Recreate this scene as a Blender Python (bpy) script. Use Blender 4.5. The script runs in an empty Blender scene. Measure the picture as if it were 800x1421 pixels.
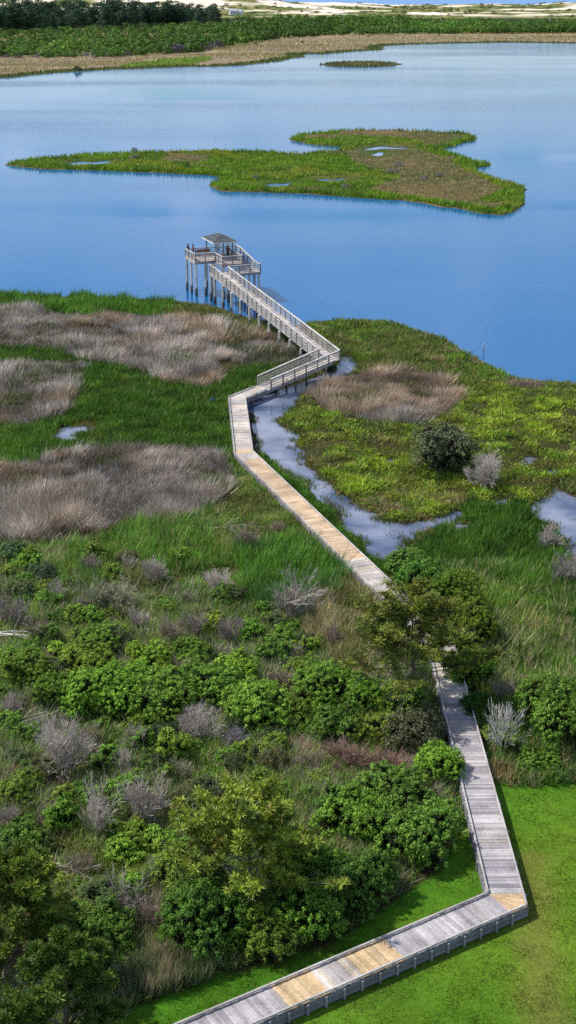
import bpy, math, random
import numpy as np
from mathutils import Vector, Matrix

random.seed(11)
R = np.random.default_rng(11)
SC = bpy.context.scene
COL = SC.collection

# ------------------------------------------------------------------ camera
FPX, YH, CAMH = 1940.0, -40.0, 42.0           # focal length and horizon row of the photo (800 x 1421), eye height
TH = math.atan((710.5 - YH) / FPX)
CT, ST = math.cos(TH), math.sin(TH)


def G(px, py, h=0.0):
    """ground point seen at a row/column of the photo, at height h"""
    x = (np.asarray(px, float) - 400) / FPX
    y = (np.asarray(py, float) - 710.5) / FPX
    t = (CAMH - h) / (ST + y * CT)
    return np.stack([x * t, (CT - y * ST) * t], -1)


def pxm(py):
    return (py - YH) * CT / CAMH               # photo pixels per metre across, at a ground row


cam = bpy.data.cameras.new('camera')
co = bpy.data.objects.new('camera', cam)
COL.objects.link(co)
co.location = (0, 0, CAMH)
co.rotation_euler = (math.pi / 2 - TH, 0, 0)
cam.lens = FPX / 1421 * 36
cam.sensor_width = 36
cam.clip_start = 0.5
cam.clip_end = 60000
SC.camera = co

# ------------------------------------------------------------------ light
SUN_H = Vector((-0.95, 0.22)).normalized()
SUN_EL = math.radians(51)
sd = Vector((SUN_H.x * math.cos(SUN_EL), SUN_H.y * math.cos(SUN_EL), math.sin(SUN_EL)))
sl = bpy.data.lights.new('sun', 'SUN')
sl.energy = 5.0
sl.angle = math.radians(0.5)
sl.color = (1.0, 0.95, 0.86)
so = bpy.data.objects.new('sun', sl)
COL.objects.link(so)
so.rotation_euler = sd.to_track_quat('Z', 'Y').to_euler()
so.location = (-60, 60, 80)

world = bpy.data.worlds.new('World')
SC.world = world
world.use_nodes = True
nt = world.node_tree
sky = nt.nodes.new('ShaderNodeTexSky')
sky.sky_type = 'NISHITA'
sky.sun_disc = False
sky.sun_elevation = SUN_EL
sky.sun_rotation = math.atan2(SUN_H.x, SUN_H.y)
sky.ozone_density = 3.0
sky.dust_density = 0.4
sky.air_density = 1.0
bg = nt.nodes['Background']
bg.inputs[1].default_value = 0.13
CLOUD = (3.7, 1.3, 0.0)
hs = nt.nodes.new('ShaderNodeHueSaturation'); hs.inputs['Saturation'].default_value = 1.15
nt.links.new(sky.outputs[0], hs.inputs['Color'])
# thin broken cloud over the sky (never in frame, but the water mirrors it)
tcw = nt.nodes.new('ShaderNodeTexCoord')
sep = nt.nodes.new('ShaderNodeSeparateXYZ'); nt.links.new(tcw.outputs['Generated'], sep.inputs[0])
zz = nt.nodes.new('ShaderNodeMath'); zz.operation = 'MAXIMUM'; zz.inputs[1].default_value = 0.0
nt.links.new(sep.outputs['Z'], zz.inputs[0])
za = nt.nodes.new('ShaderNodeMath'); za.operation = 'ADD'; za.inputs[1].default_value = 0.14
nt.links.new(zz.outputs[0], za.inputs[0])
cv = nt.nodes.new('ShaderNodeCombineXYZ')
for i_, ax_ in enumerate(('X', 'Y')):
    dv = nt.nodes.new('ShaderNodeMath'); dv.operation = 'DIVIDE'
    nt.links.new(sep.outputs[ax_], dv.inputs[0]); nt.links.new(za.outputs[0], dv.inputs[1]); nt.links.new(dv.outputs[0], cv.inputs[i_])
cmap = nt.nodes.new('ShaderNodeMapping'); cmap.inputs['Location'].default_value = CLOUD
nt.links.new(cv.outputs[0], cmap.inputs['Vector'])
cn = nt.nodes.new('ShaderNodeTexNoise'); cn.inputs['Scale'].default_value = 1.9; cn.inputs['Detail'].default_value = 7; cn.inputs['Roughness'].default_value = 0.6
nt.links.new(cmap.outputs[0], cn.inputs['Vector'])
cr = nt.nodes.new('ShaderNodeMapRange'); cr.interpolation_type = 'SMOOTHSTEP'
cr.inputs['From Min'].default_value = 0.45; cr.inputs['From Max'].default_value = 0.61
cr.inputs['To Min'].default_value = 0.0; cr.inputs['To Max'].default_value = 0.88
nt.links.new(cn.outputs['Fac'], cr.inputs['Value'])
cm_ = nt.nodes.new('ShaderNodeMix'); cm_.data_type = 'RGBA'
nt.links.new(cr.outputs[0], cm_.inputs['Factor']); nt.links.new(hs.outputs[0], cm_.inputs['A'])
cm_.inputs['B'].default_value = (6.6, 7.2, 8.6, 1)
nt.links.new(cm_.outputs['Result'], bg.inputs[0])

SC.view_settings.view_transform = 'Standard'
SC.view_settings.look = 'None'
SC.view_settings.exposure = 0
SC.view_settings.gamma = 1
SC.render.engine = 'CYCLES'
SC.cycles.max_bounces = 6
SC.cycles.diffuse_bounces = 2
SC.cycles.glossy_bounces = 3
SC.cycles.transmission_bounces = 3
SC.cycles.use_denoising = False
SC.cycles.caustics_reflective = False
SC.cycles.caustics_refractive = False


# ------------------------------------------------------------------ helpers
def tag(o, label=None, cat=None, group=None, kind=None):
    if label: o['label'] = label
    if cat: o['category'] = cat
    if group: o['group'] = group
    if kind: o['kind'] = kind
    return o


def link(name, me, m=None, parent=None):
    o = bpy.data.objects.new(name, me)
    COL.objects.link(o)
    if m is not None and me is not None and not me.materials:
        me.materials.append(m)
    if parent is not None:
        o.parent = parent
    return o


def empty(name, loc=(0, 0, 0), rz=0):
    o = bpy.data.objects.new(name, None)
    o.empty_display_size = 0.3
    COL.objects.link(o)
    o.location = loc
    o.rotation_euler = (0, 0, rz)
    return o


def mesh_np(name, V, F, col=None, smooth=False):
    """V (n,3); F (m,k) int, every face with k corners; col (n,3)"""
    V = np.asarray(V, np.float32)
    F = np.asarray(F, np.int32)
    me = bpy.data.meshes.new(name)
    me.vertices.add(len(V))
    me.vertices.foreach_set('co', V.ravel())
    k = F.shape[1]
    me.loops.add(F.size)
    me.loops.foreach_set('vertex_index', F.ravel())
    me.polygons.add(len(F))
    me.polygons.foreach_set('loop_start', np.arange(0, F.size, k, dtype=np.int32))
    me.polygons.foreach_set('use_smooth', np.full(len(F), smooth))
    if col is not None:
        a = me.color_attributes.new('Col', 'FLOAT_COLOR', 'POINT')
        c = np.ones((len(V), 4), np.float32)
        c[:, :3] = col
        a.data.foreach_set('color', c.ravel())
    me.update(calc_edges=True)
    me.validate()
    return me


class MB:
    """collects boxes, bars and tubes (quads) into one mesh"""
    def __init__(s):
        s.v, s.f, s.c = [], [], []

    def hexa(s, P, col=(1, 1, 1)):
        b = len(s.v)
        s.v += [tuple(p) for p in P]
        s.c += [col] * 8
        s.f += [(b, b+3, b+2, b+1), (b+4, b+5, b+6, b+7), (b, b+1, b+5, b+4), (b+1, b+2, b+6, b+5), (b+2, b+3, b+7, b+6), (b+3, b, b+4, b+7)]

    def box(s, c, size, rz=0, col=(1, 1, 1)):
        cx, cy, cz = c
        hx, hy, hz = size[0]/2, size[1]/2, size[2]/2
        ca, sa = math.cos(rz), math.sin(rz)
        P = []
        for z in (-hz, hz):
            for x, y in ((-hx, -hy), (hx, -hy), (hx, hy), (-hx, hy)):
                P.append((cx + x*ca - y*sa, cy + x*sa + y*ca, cz + z))
        s.hexa(P, col)

    def bar(s, a, b, w, h, col=(1, 1, 1)):
        """rectangular bar from a to b: w across (level), h tall"""
        a, b = Vector(a), Vector(b)
        d = (b - a).normalized()
        up = Vector((0, 0, 1))
        n = d.cross(up)
        if n.length < 1e-4: n = Vector((1, 0, 0))
        n.normalize()
        t = n.cross(d).normalized()
        P = []
        for p in (a, b):
            pass
        q = [(-w/2, -h/2), (w/2, -h/2), (w/2, h/2), (-w/2, h/2)]
        P = [a + n*x + t*y for x, y in q] + [b + n*x + t*y for x, y in q]
        s.hexa(P, col)

    def tube(s, pts, radii, n=6, col=(1, 1, 1), cap=True):
        pts = [Vector(p) for p in pts]
        b = len(s.v)
        for i, p in enumerate(pts):
            d = (pts[min(i+1, len(pts)-1)] - pts[max(i-1, 0)]).normalized()
            u = d.cross(Vector((0.13, 0.31, 0.94)))
            if u.length < 1e-3: u = d.cross(Vector((1, 0, 0)))
            u.normalize()
            w = d.cross(u)
            for k in range(n):
                a = 2*math.pi*k/n
                q = p + (u*math.cos(a) + w*math.sin(a))*radii[i]
                s.v.append(tuple(q))
                s.c.append(col)
        for i in range(len(pts)-1):
            for k in range(n):
                k2 = (k+1) % n
                s.f.append((b+i*n+k, b+i*n+k2, b+(i+1)*n+k2, b+(i+1)*n+k))
        if cap and n == 6:
            e = b+(len(pts)-1)*n
            s.f += [(e, e+1, e+2, e+3), (e, e+3, e+4, e+5)]
        if cap and n == 4:
            e = b+(len(pts)-1)*n
            s.f += [(e, e+1, e+2, e+3)]

    def mesh(s, name, smooth=False):
        return mesh_np(name, s.v, s.f, np.array(s.c, np.float32), smooth)

    def build(s, name, m, parent=None, smooth=False):
        return link(name, s.mesh(name, smooth), m, parent)


def vnoise(x, y, seed=0):
    xi, yi = np.floor(x).astype(np.int64), np.floor(y).astype(np.int64)
    fx, fy = x - xi, y - yi
    fx = fx*fx*(3-2*fx); fy = fy*fy*(3-2*fy)

    def h(a, b):
        n = (a*374761393 + b*668265263 + seed*2147483647) & 0xffffffff
        n = ((n ^ (n >> 13))*1274126177) & 0xffffffff
        return ((n ^ (n >> 16)) & 0xffff)/65535.0
    return (h(xi, yi)*(1-fx)+h(xi+1, yi)*fx)*(1-fy)+(h(xi, yi+1)*(1-fx)+h(xi+1, yi+1)*fx)*fy


def fbm(x, y, s, seed=0, oct=4):
    x = np.asarray(x, float); y = np.asarray(y, float)
    t, a, tot = 0, 1.0, 0
    for o in range(oct):
        t = t + a*vnoise(x/s*2**o + 17.3*o, y/s*2**o - 9.1*o, seed+o)
        tot += a; a *= 0.5
    return t/tot                                # 0..1, mean .5


def inside(P, poly):
    x, y = P[:, 0], P[:, 1]
    r = np.zeros(len(P), bool)
    n = len(poly)
    for i in range(n):
        x0, y0 = poly[i]; x1, y1 = poly[(i+1) % n]
        if y0 == y1: continue
        c = ((y0 > y) != (y1 > y)) & (x < (x1-x0)*(y-y0)/(y1-y0)+x0)
        r ^= c
    return r


def sdf(P, poly):
    d = np.full(len(P), 1e18)
    n = len(poly)
    for i in range(n):
        a = np.asarray(poly[i], float); b = np.asarray(poly[(i+1) % n], float)
        e = b-a
        w = P-a
        t = np.clip((w@e)/max(e@e, 1e-9), 0, 1)
        q = w-t[:, None]*e
        d = np.minimum(d, (q*q).sum(1))
    d = np.sqrt(d)
    return np.where(inside(P, poly), d, -d)


def smooth(a, b, x):
    t = np.clip((x-a)/(b-a), 0, 1)
    return t*t*(3-2*t)


def gp(lst, h=0.0):
    a = np.array(lst, float)
    return G(a[:, 0], a[:, 1], h)


# ------------------------------------------------------------------ materials
def new_mat(name):
    m = bpy.data.materials.new(name)
    m.use_nodes = True
    n = m.node_tree
    return m, n, n.nodes['Principled BSDF'], n.nodes['Material Output']


def foliage_mat(name, trans=0.3, rough=0.6, spec=0.25, var=0.35, scale=3.0, use_obj=True):
    """leaf colour of the mesh x tint of the object x noise; some light passes through"""
    m, n, b, out = new_mat(name)
    at = n.nodes.new('ShaderNodeAttribute'); at.attribute_name = 'Col'
    oi = n.nodes.new('ShaderNodeObjectInfo')
    tc = n.nodes.new('ShaderNodeTexCoord')
    nz = n.nodes.new('ShaderNodeTexNoise'); nz.inputs['Scale'].default_value = scale; nz.inputs['Detail'].default_value = 3
    n.links.new(tc.outputs['Object'], nz.inputs['Vector'])
    mr = n.nodes.new('ShaderNodeMapRange')
    mr.inputs['From Min'].default_value = 0.3; mr.inputs['From Max'].default_value = 0.7
    mr.inputs['To Min'].default_value = 1-var; mr.inputs['To Max'].default_value = 1+var
    n.links.new(nz.outputs['Fac'], mr.inputs['Value'])
    mx = n.nodes.new('ShaderNodeMix'); mx.data_type = 'RGBA'; mx.blend_type = 'MULTIPLY'; mx.inputs['Factor'].default_value = 1
    n.links.new(at.outputs['Color'], mx.inputs['A'])
    if use_obj:
        n.links.new(oi.outputs['Color'], mx.inputs['B'])
    else:
        mx.inputs['B'].default_value = (1, 1, 1, 1)
    sc = n.nodes.new('ShaderNodeVectorMath'); sc.operation = 'SCALE'
    n.links.new(mx.outputs['Result'], sc.inputs[0])
    n.links.new(mr.outputs['Result'], sc.inputs['Scale'])
    n.links.new(sc.outputs[0], b.inputs['Base Color'])
    b.inputs['Roughness'].default_value = rough
    b.inputs['Specular IOR Level'].default_value = spec
    if trans > 0:
        tr = n.nodes.new('ShaderNodeBsdfTranslucent')
        n.links.new(sc.outputs[0], tr.inputs['Color'])
        ms = n.nodes.new('ShaderNodeMixShader'); ms.inputs[0].default_value = trans
        n.links.new(b.outputs[0], ms.inputs[1]); n.links.new(tr.outputs[0], ms.inputs[2])
        n.links.new(ms.outputs[0], out.inputs['Surface'])
    return m


M_GRASS = foliage_mat('grass_blades', 0.35, 0.55, 0.3, 0.3, 0.4, False)
M_REED = foliage_mat('dry_reed', 0.2, 0.8, 0.1, 0.22, 0.35, False)
M_LEAF = foliage_mat('leaf', 0.25, 0.6, 0.16, 0.25, 1.3)
M_NEEDLE = foliage_mat('needle', 0.15, 0.5, 0.3, 0.25, 0.9)
M_BARK = foliage_mat('bark', 0, 0.85, 0.1, 0.35, 6.0)
M_FAR = foliage_mat('far_leaf', 0.2, 0.6, 0.2, 0.25, 0.08)


def wood_mat(name, var=0.3):
    m, n, b, out = new_mat(name)
    at = n.nodes.new('ShaderNodeAttribute'); at.attribute_name = 'Col'
    tc = n.nodes.new('ShaderNodeTexCoord')
    nz = n.nodes.new('ShaderNodeTexNoise'); nz.inputs['Scale'].default_value = 7; nz.inputs['Detail'].default_value = 6; nz.inputs['Roughness'].default_value = 0.7
    n.links.new(tc.outputs['Object'], nz.inputs['Vector'])
    n2 = n.nodes.new('ShaderNodeTexNoise'); n2.inputs['Scale'].default_value = 0.7; n2.inputs['Detail'].default_value = 4
    n.links.new(tc.outputs['Object'], n2.inputs['Vector'])
    ad = n.nodes.new('ShaderNodeMath'); ad.operation = 'ADD'
    n.links.new(nz.outputs['Fac'], ad.inputs[0]); n.links.new(n2.outputs['Fac'], ad.inputs[1])
    mr = n.nodes.new('ShaderNodeMapRange')
    mr.inputs['From Min'].default_value = 0.7; mr.inputs['From Max'].default_value = 1.3
    mr.inputs['To Min'].default_value = 1-var; mr.inputs['To Max'].default_value = 1+var
    n.links.new(ad.outputs[0], mr.inputs['Value'])
    sc = n.nodes.new('ShaderNodeVectorMath'); sc.operation = 'SCALE'
    n.links.new(at.outputs['Color'], sc.inputs[0]); n.links.new(mr.outputs['Result'], sc.inputs['Scale'])
    n.links.new(sc.outputs[0], b.inputs['Base Color'])
    b.inputs['Roughness'].default_value = 0.8
    b.inputs['Specular IOR Level'].default_value = 0.2
    bp = n.nodes.new('ShaderNodeBump'); bp.inputs['Strength'].default_value = 0.3; bp.inputs['Distance'].default_value = 0.02
    n.links.new(nz.outputs['Fac'], bp.inputs['Height']); n.links.new(bp.outputs[0], b.inputs['Normal'])
    return m


M_WOOD = wood_mat('weathered_wood', .4)


def ground_mat():
    m, n, b, out = new_mat('ground_soil')
    at = n.nodes.new('ShaderNodeAttribute'); at.attribute_name = 'Col'
    tc = n.nodes.new('ShaderNodeTexCoord')
    vals = []
    for s, d in ((0.35, 5), (3.0, 6), (0.02, 4)):
        nz = n.nodes.new('ShaderNodeTexNoise'); nz.inputs['Scale'].default_value = s; nz.inputs['Detail'].default_value = d; nz.inputs['Roughness'].default_value = 0.65
        n.links.new(tc.outputs['Object'], nz.inputs['Vector'])
        vals.append(nz)
    a1 = n.nodes.new('ShaderNodeMath'); a1.operation = 'ADD'
    n.links.new(vals[0].outputs['Fac'], a1.inputs[0]); n.links.new(vals[1].outputs['Fac'], a1.inputs[1])
    a2 = n.nodes.new('ShaderNodeMath'); a2.operation = 'ADD'
    n.links.new(a1.outputs[0], a2.inputs[0]); n.links.new(vals[2].outputs['Fac'], a2.inputs[1])
    mr = n.nodes.new('ShaderNodeMapRange')
    mr.inputs['From Min'].default_value = 1.1; mr.inputs['From Max'].default_value = 1.9
    mr.inputs['To Min'].default_value = 0.62; mr.inputs['To Max'].default_value = 1.38
    n.links.new(a2.outputs[0], mr.inputs['Value'])
    sc = n.nodes.new('ShaderNodeVectorMath'); sc.operation = 'SCALE'
    n.links.new(at.outputs['Color'], sc.inputs[0]); n.links.new(mr.outputs['Result'], sc.inputs['Scale'])
    n.links.new(sc.outputs[0], b.inputs['Base Color'])
    b.inputs['Roughness'].default_value = 0.95
    b.inputs['Specular IOR Level'].default_value = 0.05
    bp = n.nodes.new('ShaderNodeBump'); bp.inputs['Strength'].default_value = 0.5; bp.inputs['Distance'].default_value = 0.06
    n.links.new(vals[1].outputs['Fac'], bp.inputs['Height']); n.links.new(bp.outputs[0], b.inputs['Normal'])
    return m


def water_mat(name, base, rough, ripple, rip_scale, lane=0.0, spec=0.5):
    m, n, b, out = new_mat(name)
    b.inputs['Base Color'].default_value = (*base, 1)
    b.inputs['IOR'].default_value = 1.33
    b.inputs['Specular IOR Level'].default_value = spec
    tc = n.nodes.new('ShaderNodeTexCoord')
    mp = n.nodes.new('ShaderNodeMapping'); mp.inputs['Scale'].default_value = (1.0, 1.35, 1)
    mp.inputs['Rotation'].default_value = (0, 0, 0.35)
    n.links.new(tc.outputs['Object'], mp.inputs['Vector'])
    nz = n.nodes.new('ShaderNodeTexNoise'); nz.inputs['Scale'].default_value = rip_scale; nz.inputs['Detail'].default_value = 5; nz.inputs['Roughness'].default_value = 0.55
    n.links.new(mp.outputs[0], nz.inputs['Vector'])
    # wind lanes: broad areas where the ripples are weaker or stronger
    m2 = n.nodes.new('ShaderNodeMapping'); m2.inputs['Scale'].default_value = (0.004, 0.016, 1)
    n.links.new(tc.outputs['Object'], m2.inputs['Vector'])
    n2 = n.nodes.new('ShaderNodeTexNoise'); n2.inputs['Scale'].default_value = 1.0; n2.inputs['Detail'].default_value = 5
    n.links.new(m2.outputs[0], n2.inputs['Vector'])
    mr = n.nodes.new('ShaderNodeMapRange')
    mr.inputs['From Min'].default_value = 0.38; mr.inputs['From Max'].default_value = 0.62
    mr.inputs['To Min'].default_value = ripple*(1-lane); mr.inputs['To Max'].default_value = ripple*(1+lane)
    n.links.new(n2.outputs['Fac'], mr.inputs['Value'])
    bp = n.nodes.new('ShaderNodeBump'); bp.inputs['Distance'].default_value = 0.12
    n.links.new(mr.outputs['Result'], bp.inputs['Strength'])
    n.links.new(nz.outputs['Fac'], bp.inputs['Height']); n.links.new(bp.outputs[0], b.inputs['Normal'])
    b.inputs['Roughness'].default_value = rough
    return m


PRIP = 0.26
M_GROUND = ground_mat()
M_POND = water_mat('pond_water', (0.006, 0.112, 0.30), 0.05, PRIP, 1.0, 0.92)
M_CREEK = water_mat('creek_water', (0.2, 0.22, 0.3), 0.03, 0.07, 2.2, 0.5)
_n = M_CREEK.node_tree
_t = _n.nodes.new('ShaderNodeTexCoord')
_z = _n.nodes.new('ShaderNodeTexNoise'); _z.inputs['Scale'].default_value = 0.22; _z.inputs['Detail'].default_value = 5
_n.links.new(_t.outputs['Object'], _z.inputs['Vector'])
_r = _n.nodes.new('ShaderNodeValToRGB')
_r.color_ramp.elements[0].position = .38; _r.color_ramp.elements[0].color = (0.05, 0.08, 0.15, 1)
_r.color_ramp.elements[1].position = .62; _r.color_ramp.elements[1].color = (0.22, 0.245, 0.33, 1)  # paler patches: silt, plus cloudy sky reflection put into the base colour
_n.links.new(_z.outputs['Fac'], _r.inputs[0]); _n.links.new(_r.outputs[0], _n.nodes['Principled BSDF'].inputs['Base Color'])
M_SEA = water_mat('sea_water', (0.05, 0.22, 0.55), 0.25, 0.5, 0.3, 0.3)


def leafgrad(a, b, t):
    return np.asarray(a)[None]*(1-t[:, None])+np.asarray(b)[None]*t[:, None]


# ------------------------------------------------------------------ the land: outlines in plan
shore = np.concatenate([
    gp([(-400, 392), (-60, 400), (0, 405), (60, 410), (130, 414), (200, 417), (250, 420), (300, 428), (345, 440), (372, 450), (395, 454), (425, 447)], 0.0),
    gp([(470, 443), (540, 446), (560, 452), (610, 470), (650, 490), (672, 503), (700, 521), (720, 527), (760, 528), (800, 533), (900, 545), (1100, 560)], 0.0)])
near_land = [(-900, 420)] + [tuple(p) for p in shore] + [(600, 90), (600, -320), (-900, -320)]
island = gp([(4, 229), (20, 225), (60, 220), (120, 216), (180, 213), (240, 210), (300, 209), (360, 211), (420, 214), (440, 212), (468, 210), (473, 204), (440, 201), (410, 197), (404, 192),
             (415, 187), (440, 185), (480, 182), (540, 181), (600, 183), (640, 185), (664, 191), (655, 196), (632, 202), (614, 207), (618, 211), (645, 218), (655, 224), (680, 227), (678, 231),
             (660, 232), (662, 240), (690, 249), (720, 257), (733, 264), (728, 274), (727, 284), (705, 296), (695, 299), (670, 296), (640, 290), (600, 284), (560, 279), (500, 274), (440, 270),
             (380, 268), (310, 265), (288, 258), (310, 248), (290, 243), (230, 241), (170, 238), (110, 236), (50, 234)])
islet = gp([(441, 89), (470, 86), (520, 86), (551, 88), (545, 91), (500, 93), (455, 92)])
far_shore = gp([(-300, 118), (-60, 112), (0, 109), (50, 104), (100, 99), (150, 97), (200, 95), (250, 93), (300, 92), (340, 90), (390, 85), (420, 80), (445, 76), (470, 73), (500, 71), (530, 69),
                (537, 64), (560, 62), (640, 60), (700, 59), (800, 60), (1000, 59), (1400, 57)])
far_land = [(-4500, 500)] + [tuple(p) for p in far_shore] + [(4500, 1050), (4500, 1690), (600, 1650), (0, 1660), (-700, 1700), (-4500, 1720)]
creek = gp([(343, 560), (352, 609), (357, 624), (376, 636), (392, 650), (416, 667), (429, 682), (456, 702), (474, 716), (494, 739), (514, 759), (528, 780), (543, 782), (560, 768), (575, 750), (603, 735),
            (645, 722), (645, 710), (600, 719), (560, 733), (533, 726), (502, 703), (468, 682), (454, 669), (439, 652), (428, 638), (413, 620), (408, 601), (383, 589), (403, 573), (408, 557), (425, 548),
            (470, 532), (490, 510), (486, 494), (470, 495), (455, 515), (420, 533), (385, 546), (365, 550)])
pool_r = gp([(772, 678), (800, 690), (850, 700), (880, 790), (845, 835), (806, 806), (786, 772), (772, 738), (744, 716), (754, 696)])
pool_l = gp([(68, 611), (75, 595), (108, 590), (140, 587), (136, 597), (108, 604), (98, 613)])
pool_s = gp([(720, 640), (735, 632), (752, 636), (745, 645), (728, 647)])
pool_t = gp([(283, 558), (290, 552), (302, 553), (298, 559)])
small_wet = [gp(p) for p in ([(655, 652), (668, 648), (676, 655), (662, 660)], [(690, 700), (706, 694), (716, 702), (700, 708)], [(625, 735), (640, 729), (655, 735), (640, 741)], [(530, 640), (540, 636), (546, 642), (536, 646)], [(760, 655), (772, 650), (778, 658), (766, 662)])]
pools_island = [gp(p) for p in (
    [(88, 227), (110, 224), (132, 224.6), (150, 223), (160, 226), (135, 229), (122, 228), (105, 230)],
    [(364, 258), (378, 254.5), (392, 255.6), (404, 253), (398, 258.5), (378, 261)],
    [(508, 206.5), (530, 203.2), (548, 205), (566, 204.5), (556, 207.2), (530, 207), (514, 209)],
    [(520, 215), (530, 211), (537, 213), (531, 217), (523, 217)],
    [(430, 251), (446, 248.2), (462, 250), (484, 247), (478, 251.4), (456, 252.6)])]
pools_far = [gp([(420, 77.5), (432, 74.5), (447, 75), (446, 78), (430, 79.5)])]

lawn_poly = gp([(60, 1480), (150, 1421), (215, 1385), (300, 1352), (380, 1340), (470, 1303), (555, 1250), (612, 1205), (632, 1160), (640, 1128), (648, 1085), (690, 1083), (760, 1086), (810, 1082),
                (1000, 1076), (1200, 1075), (1300, 1800), (60, 1800)], 0.3)


def warp(P, amp, s, seed):
    return P+np.stack([(fbm(P[:, 0], P[:, 1], s, seed)-.5), (fbm(P[:, 0], P[:, 1], s, seed+50)-.5)], -1)*2*amp


def terrain(P):
    """height (m) and signed distance to the water line, for plan points"""
    P = np.asarray(P, float)
    z = np.full(len(P), -0.8)
    s = np.full(len(P), -50.0)
    x, y = P[:, 0], P[:, 1]
    nm = y < 300
    if nm.any():
        q = warp(P[nm], 1.1, 5.0, 3)
        d = sdf(q, near_land)
        sub = np.where(d > -2)[0]
        for pl in (creek, pool_r, pool_l, pool_s, pool_t)+tuple(small_wet):
            lo, hi = pl.min(0)-8, pl.max(0)+8
            k = sub[((q[sub] > lo) & (q[sub] < hi)).all(1)]
            if len(k): d[k] = np.minimum(d[k], -sdf(q[k], pl)*1.0)
        s[nm] = d
    im = (y > 255) & (y < 520)
    if im.any():
        q = warp(P[im], 1.5, 6.0, 4)
        d = sdf(q, island)
        for pl in pools_island:
            d = np.minimum(d, -sdf(q, pl))
        s[im] = np.maximum(s[im], d)
    fm = y > 480
    if fm.any():
        q = warp(P[fm], 5.0, 30.0, 5)
        d = np.maximum(sdf(q, far_land), sdf(q, islet))
        for pl in pools_far:
            d = np.minimum(d, -sdf(q, pl))
        s[fm] = np.maximum(s[fm], d)
    w = np.where(y < 300, 1.0, np.where(y < 480, 1.6, 4.0))
    z = np.where(s > 0, 0.30*smooth(0, 1, s/w), -0.9*smooth(0, 1, -s/(w*2.5)))
    lf = smooth(-0.5, 1.5, s/w)
    z = z+lf*(fbm(x, y, 3.0, 8)-.45)*0.16
    # dunes behind the far thicket
    dm = (y > 1150)
    if dm.any():
        xx, yy = x[dm], y[dm]
        ridge = np.exp(-((yy-(1560+25*np.sin(xx/90)))/75)**2)*(3.6+8.0*fbm(xx, yy, 60, 21, 4)) + np.exp(-((yy-1440)/55)**2)*4.5*fbm(xx, yy, 40, 22)
        ridge = ridge+np.exp(-((yy-1540)/80)**2)*7.0*smooth(90, -70, xx)
        rise = 2.0*smooth(1150, 1350, yy)*(1-smooth(1600, 1680, yy))
        z[dm] += np.where(s[dm] > 0, (ridge+rise)*smooth(0, 25, s[dm]), 0)
    return z, s


def axis(parts):
    r = []
    for a, b, st in parts:
        r += list(np.arange(a, b, st))
    return np.array(r)


XS = axis([(0, 60, .5), (60, 100, 1.0), (100, 160, 2.0), (160, 440, 5), (440, 1000, 60), (1000, 9000, 700)])
XS = np.concatenate([-XS[:0:-1], XS])
YS = axis([(-310, 20, 30), (20, 205, .5), (205, 270, 2), (270, 425, 1.0), (425, 480, 5), (480, 900, 6), (900, 1080, 5), (1080, 1340, 10), (1340, 1720, 6), (1720, 6000, 500)])
gx, gy = np.meshgrid(XS, YS)
GP = np.stack([gx.ravel(), gy.ravel()], -1)
gz, gs = terrain(GP)
nx, ny = len(XS), len(YS)
idx = np.arange(nx*ny).reshape(ny, nx)
GF = np.stack([idx[:-1, :-1].ravel(), idx[:-1, 1:].ravel(), idx[1:, 1:].ravel(), idx[1:, :-1].ravel()], -1)
gcol = np.empty((len(GP), 3))
X, Y = GP[:, 0], GP[:, 1]
n1 = fbm(X, Y, 6.0, 30); n2 = fbm(X, Y, 1.7, 31); n3 = fbm(X, Y, 45, 32); n4 = fbm(X, Y, 14, 33)
gcol[:] = leafgrad((0.030, 0.034, 0.014), (0.060, 0.052, 0.024), n1)
lm = (Y < 120)
li = np.zeros(len(GP), bool)
ld = sdf(warp(GP[lm], .35, 1.5, 6), lawn_poly)
li[lm] = ld > 0
lawn_col = leafgrad((0.055, 0.165, 0.011), (0.115, 0.20, 0.016), np.clip((n4-.38)*3.2+(n2-.5)*.7, 0, 1))
# worn brownish strip of the lawn on the right
wc = gp([(735, 1195), (742, 1250), (745, 1330), (755, 1421), (760, 1500)], .3)
wd = np.full(len(GP), 99.)
for i in range(len(wc)-1):
    e = wc[i+1]-wc[i]; t = np.clip(((GP-wc[i])@e)/(e@e), 0, 1)
    wd = np.minimum(wd, np.linalg.norm(GP-(wc[i]+t[:, None]*e), axis=1))
wm = (1-smooth(.2, 1.7, wd+(n2-.5)*1.6))*.5
lawn_col = lawn_col*(1-wm[:, None])+np.array((0.19, 0.145, 0.045))*wm[:, None]
gcol[li] = lawn_col[li]
bed = gs < 0.05
gcol[bed] = (0.05, 0.045, 0.035)
# island
im = (Y > 255) & (Y < 520) & (gs > 0)
gcol[im] = leafgrad((0.05, 0.085, 0.015), (0.17, 0.12, 0.055), np.clip((n4-.4)*3, 0, 1))[im]
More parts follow.
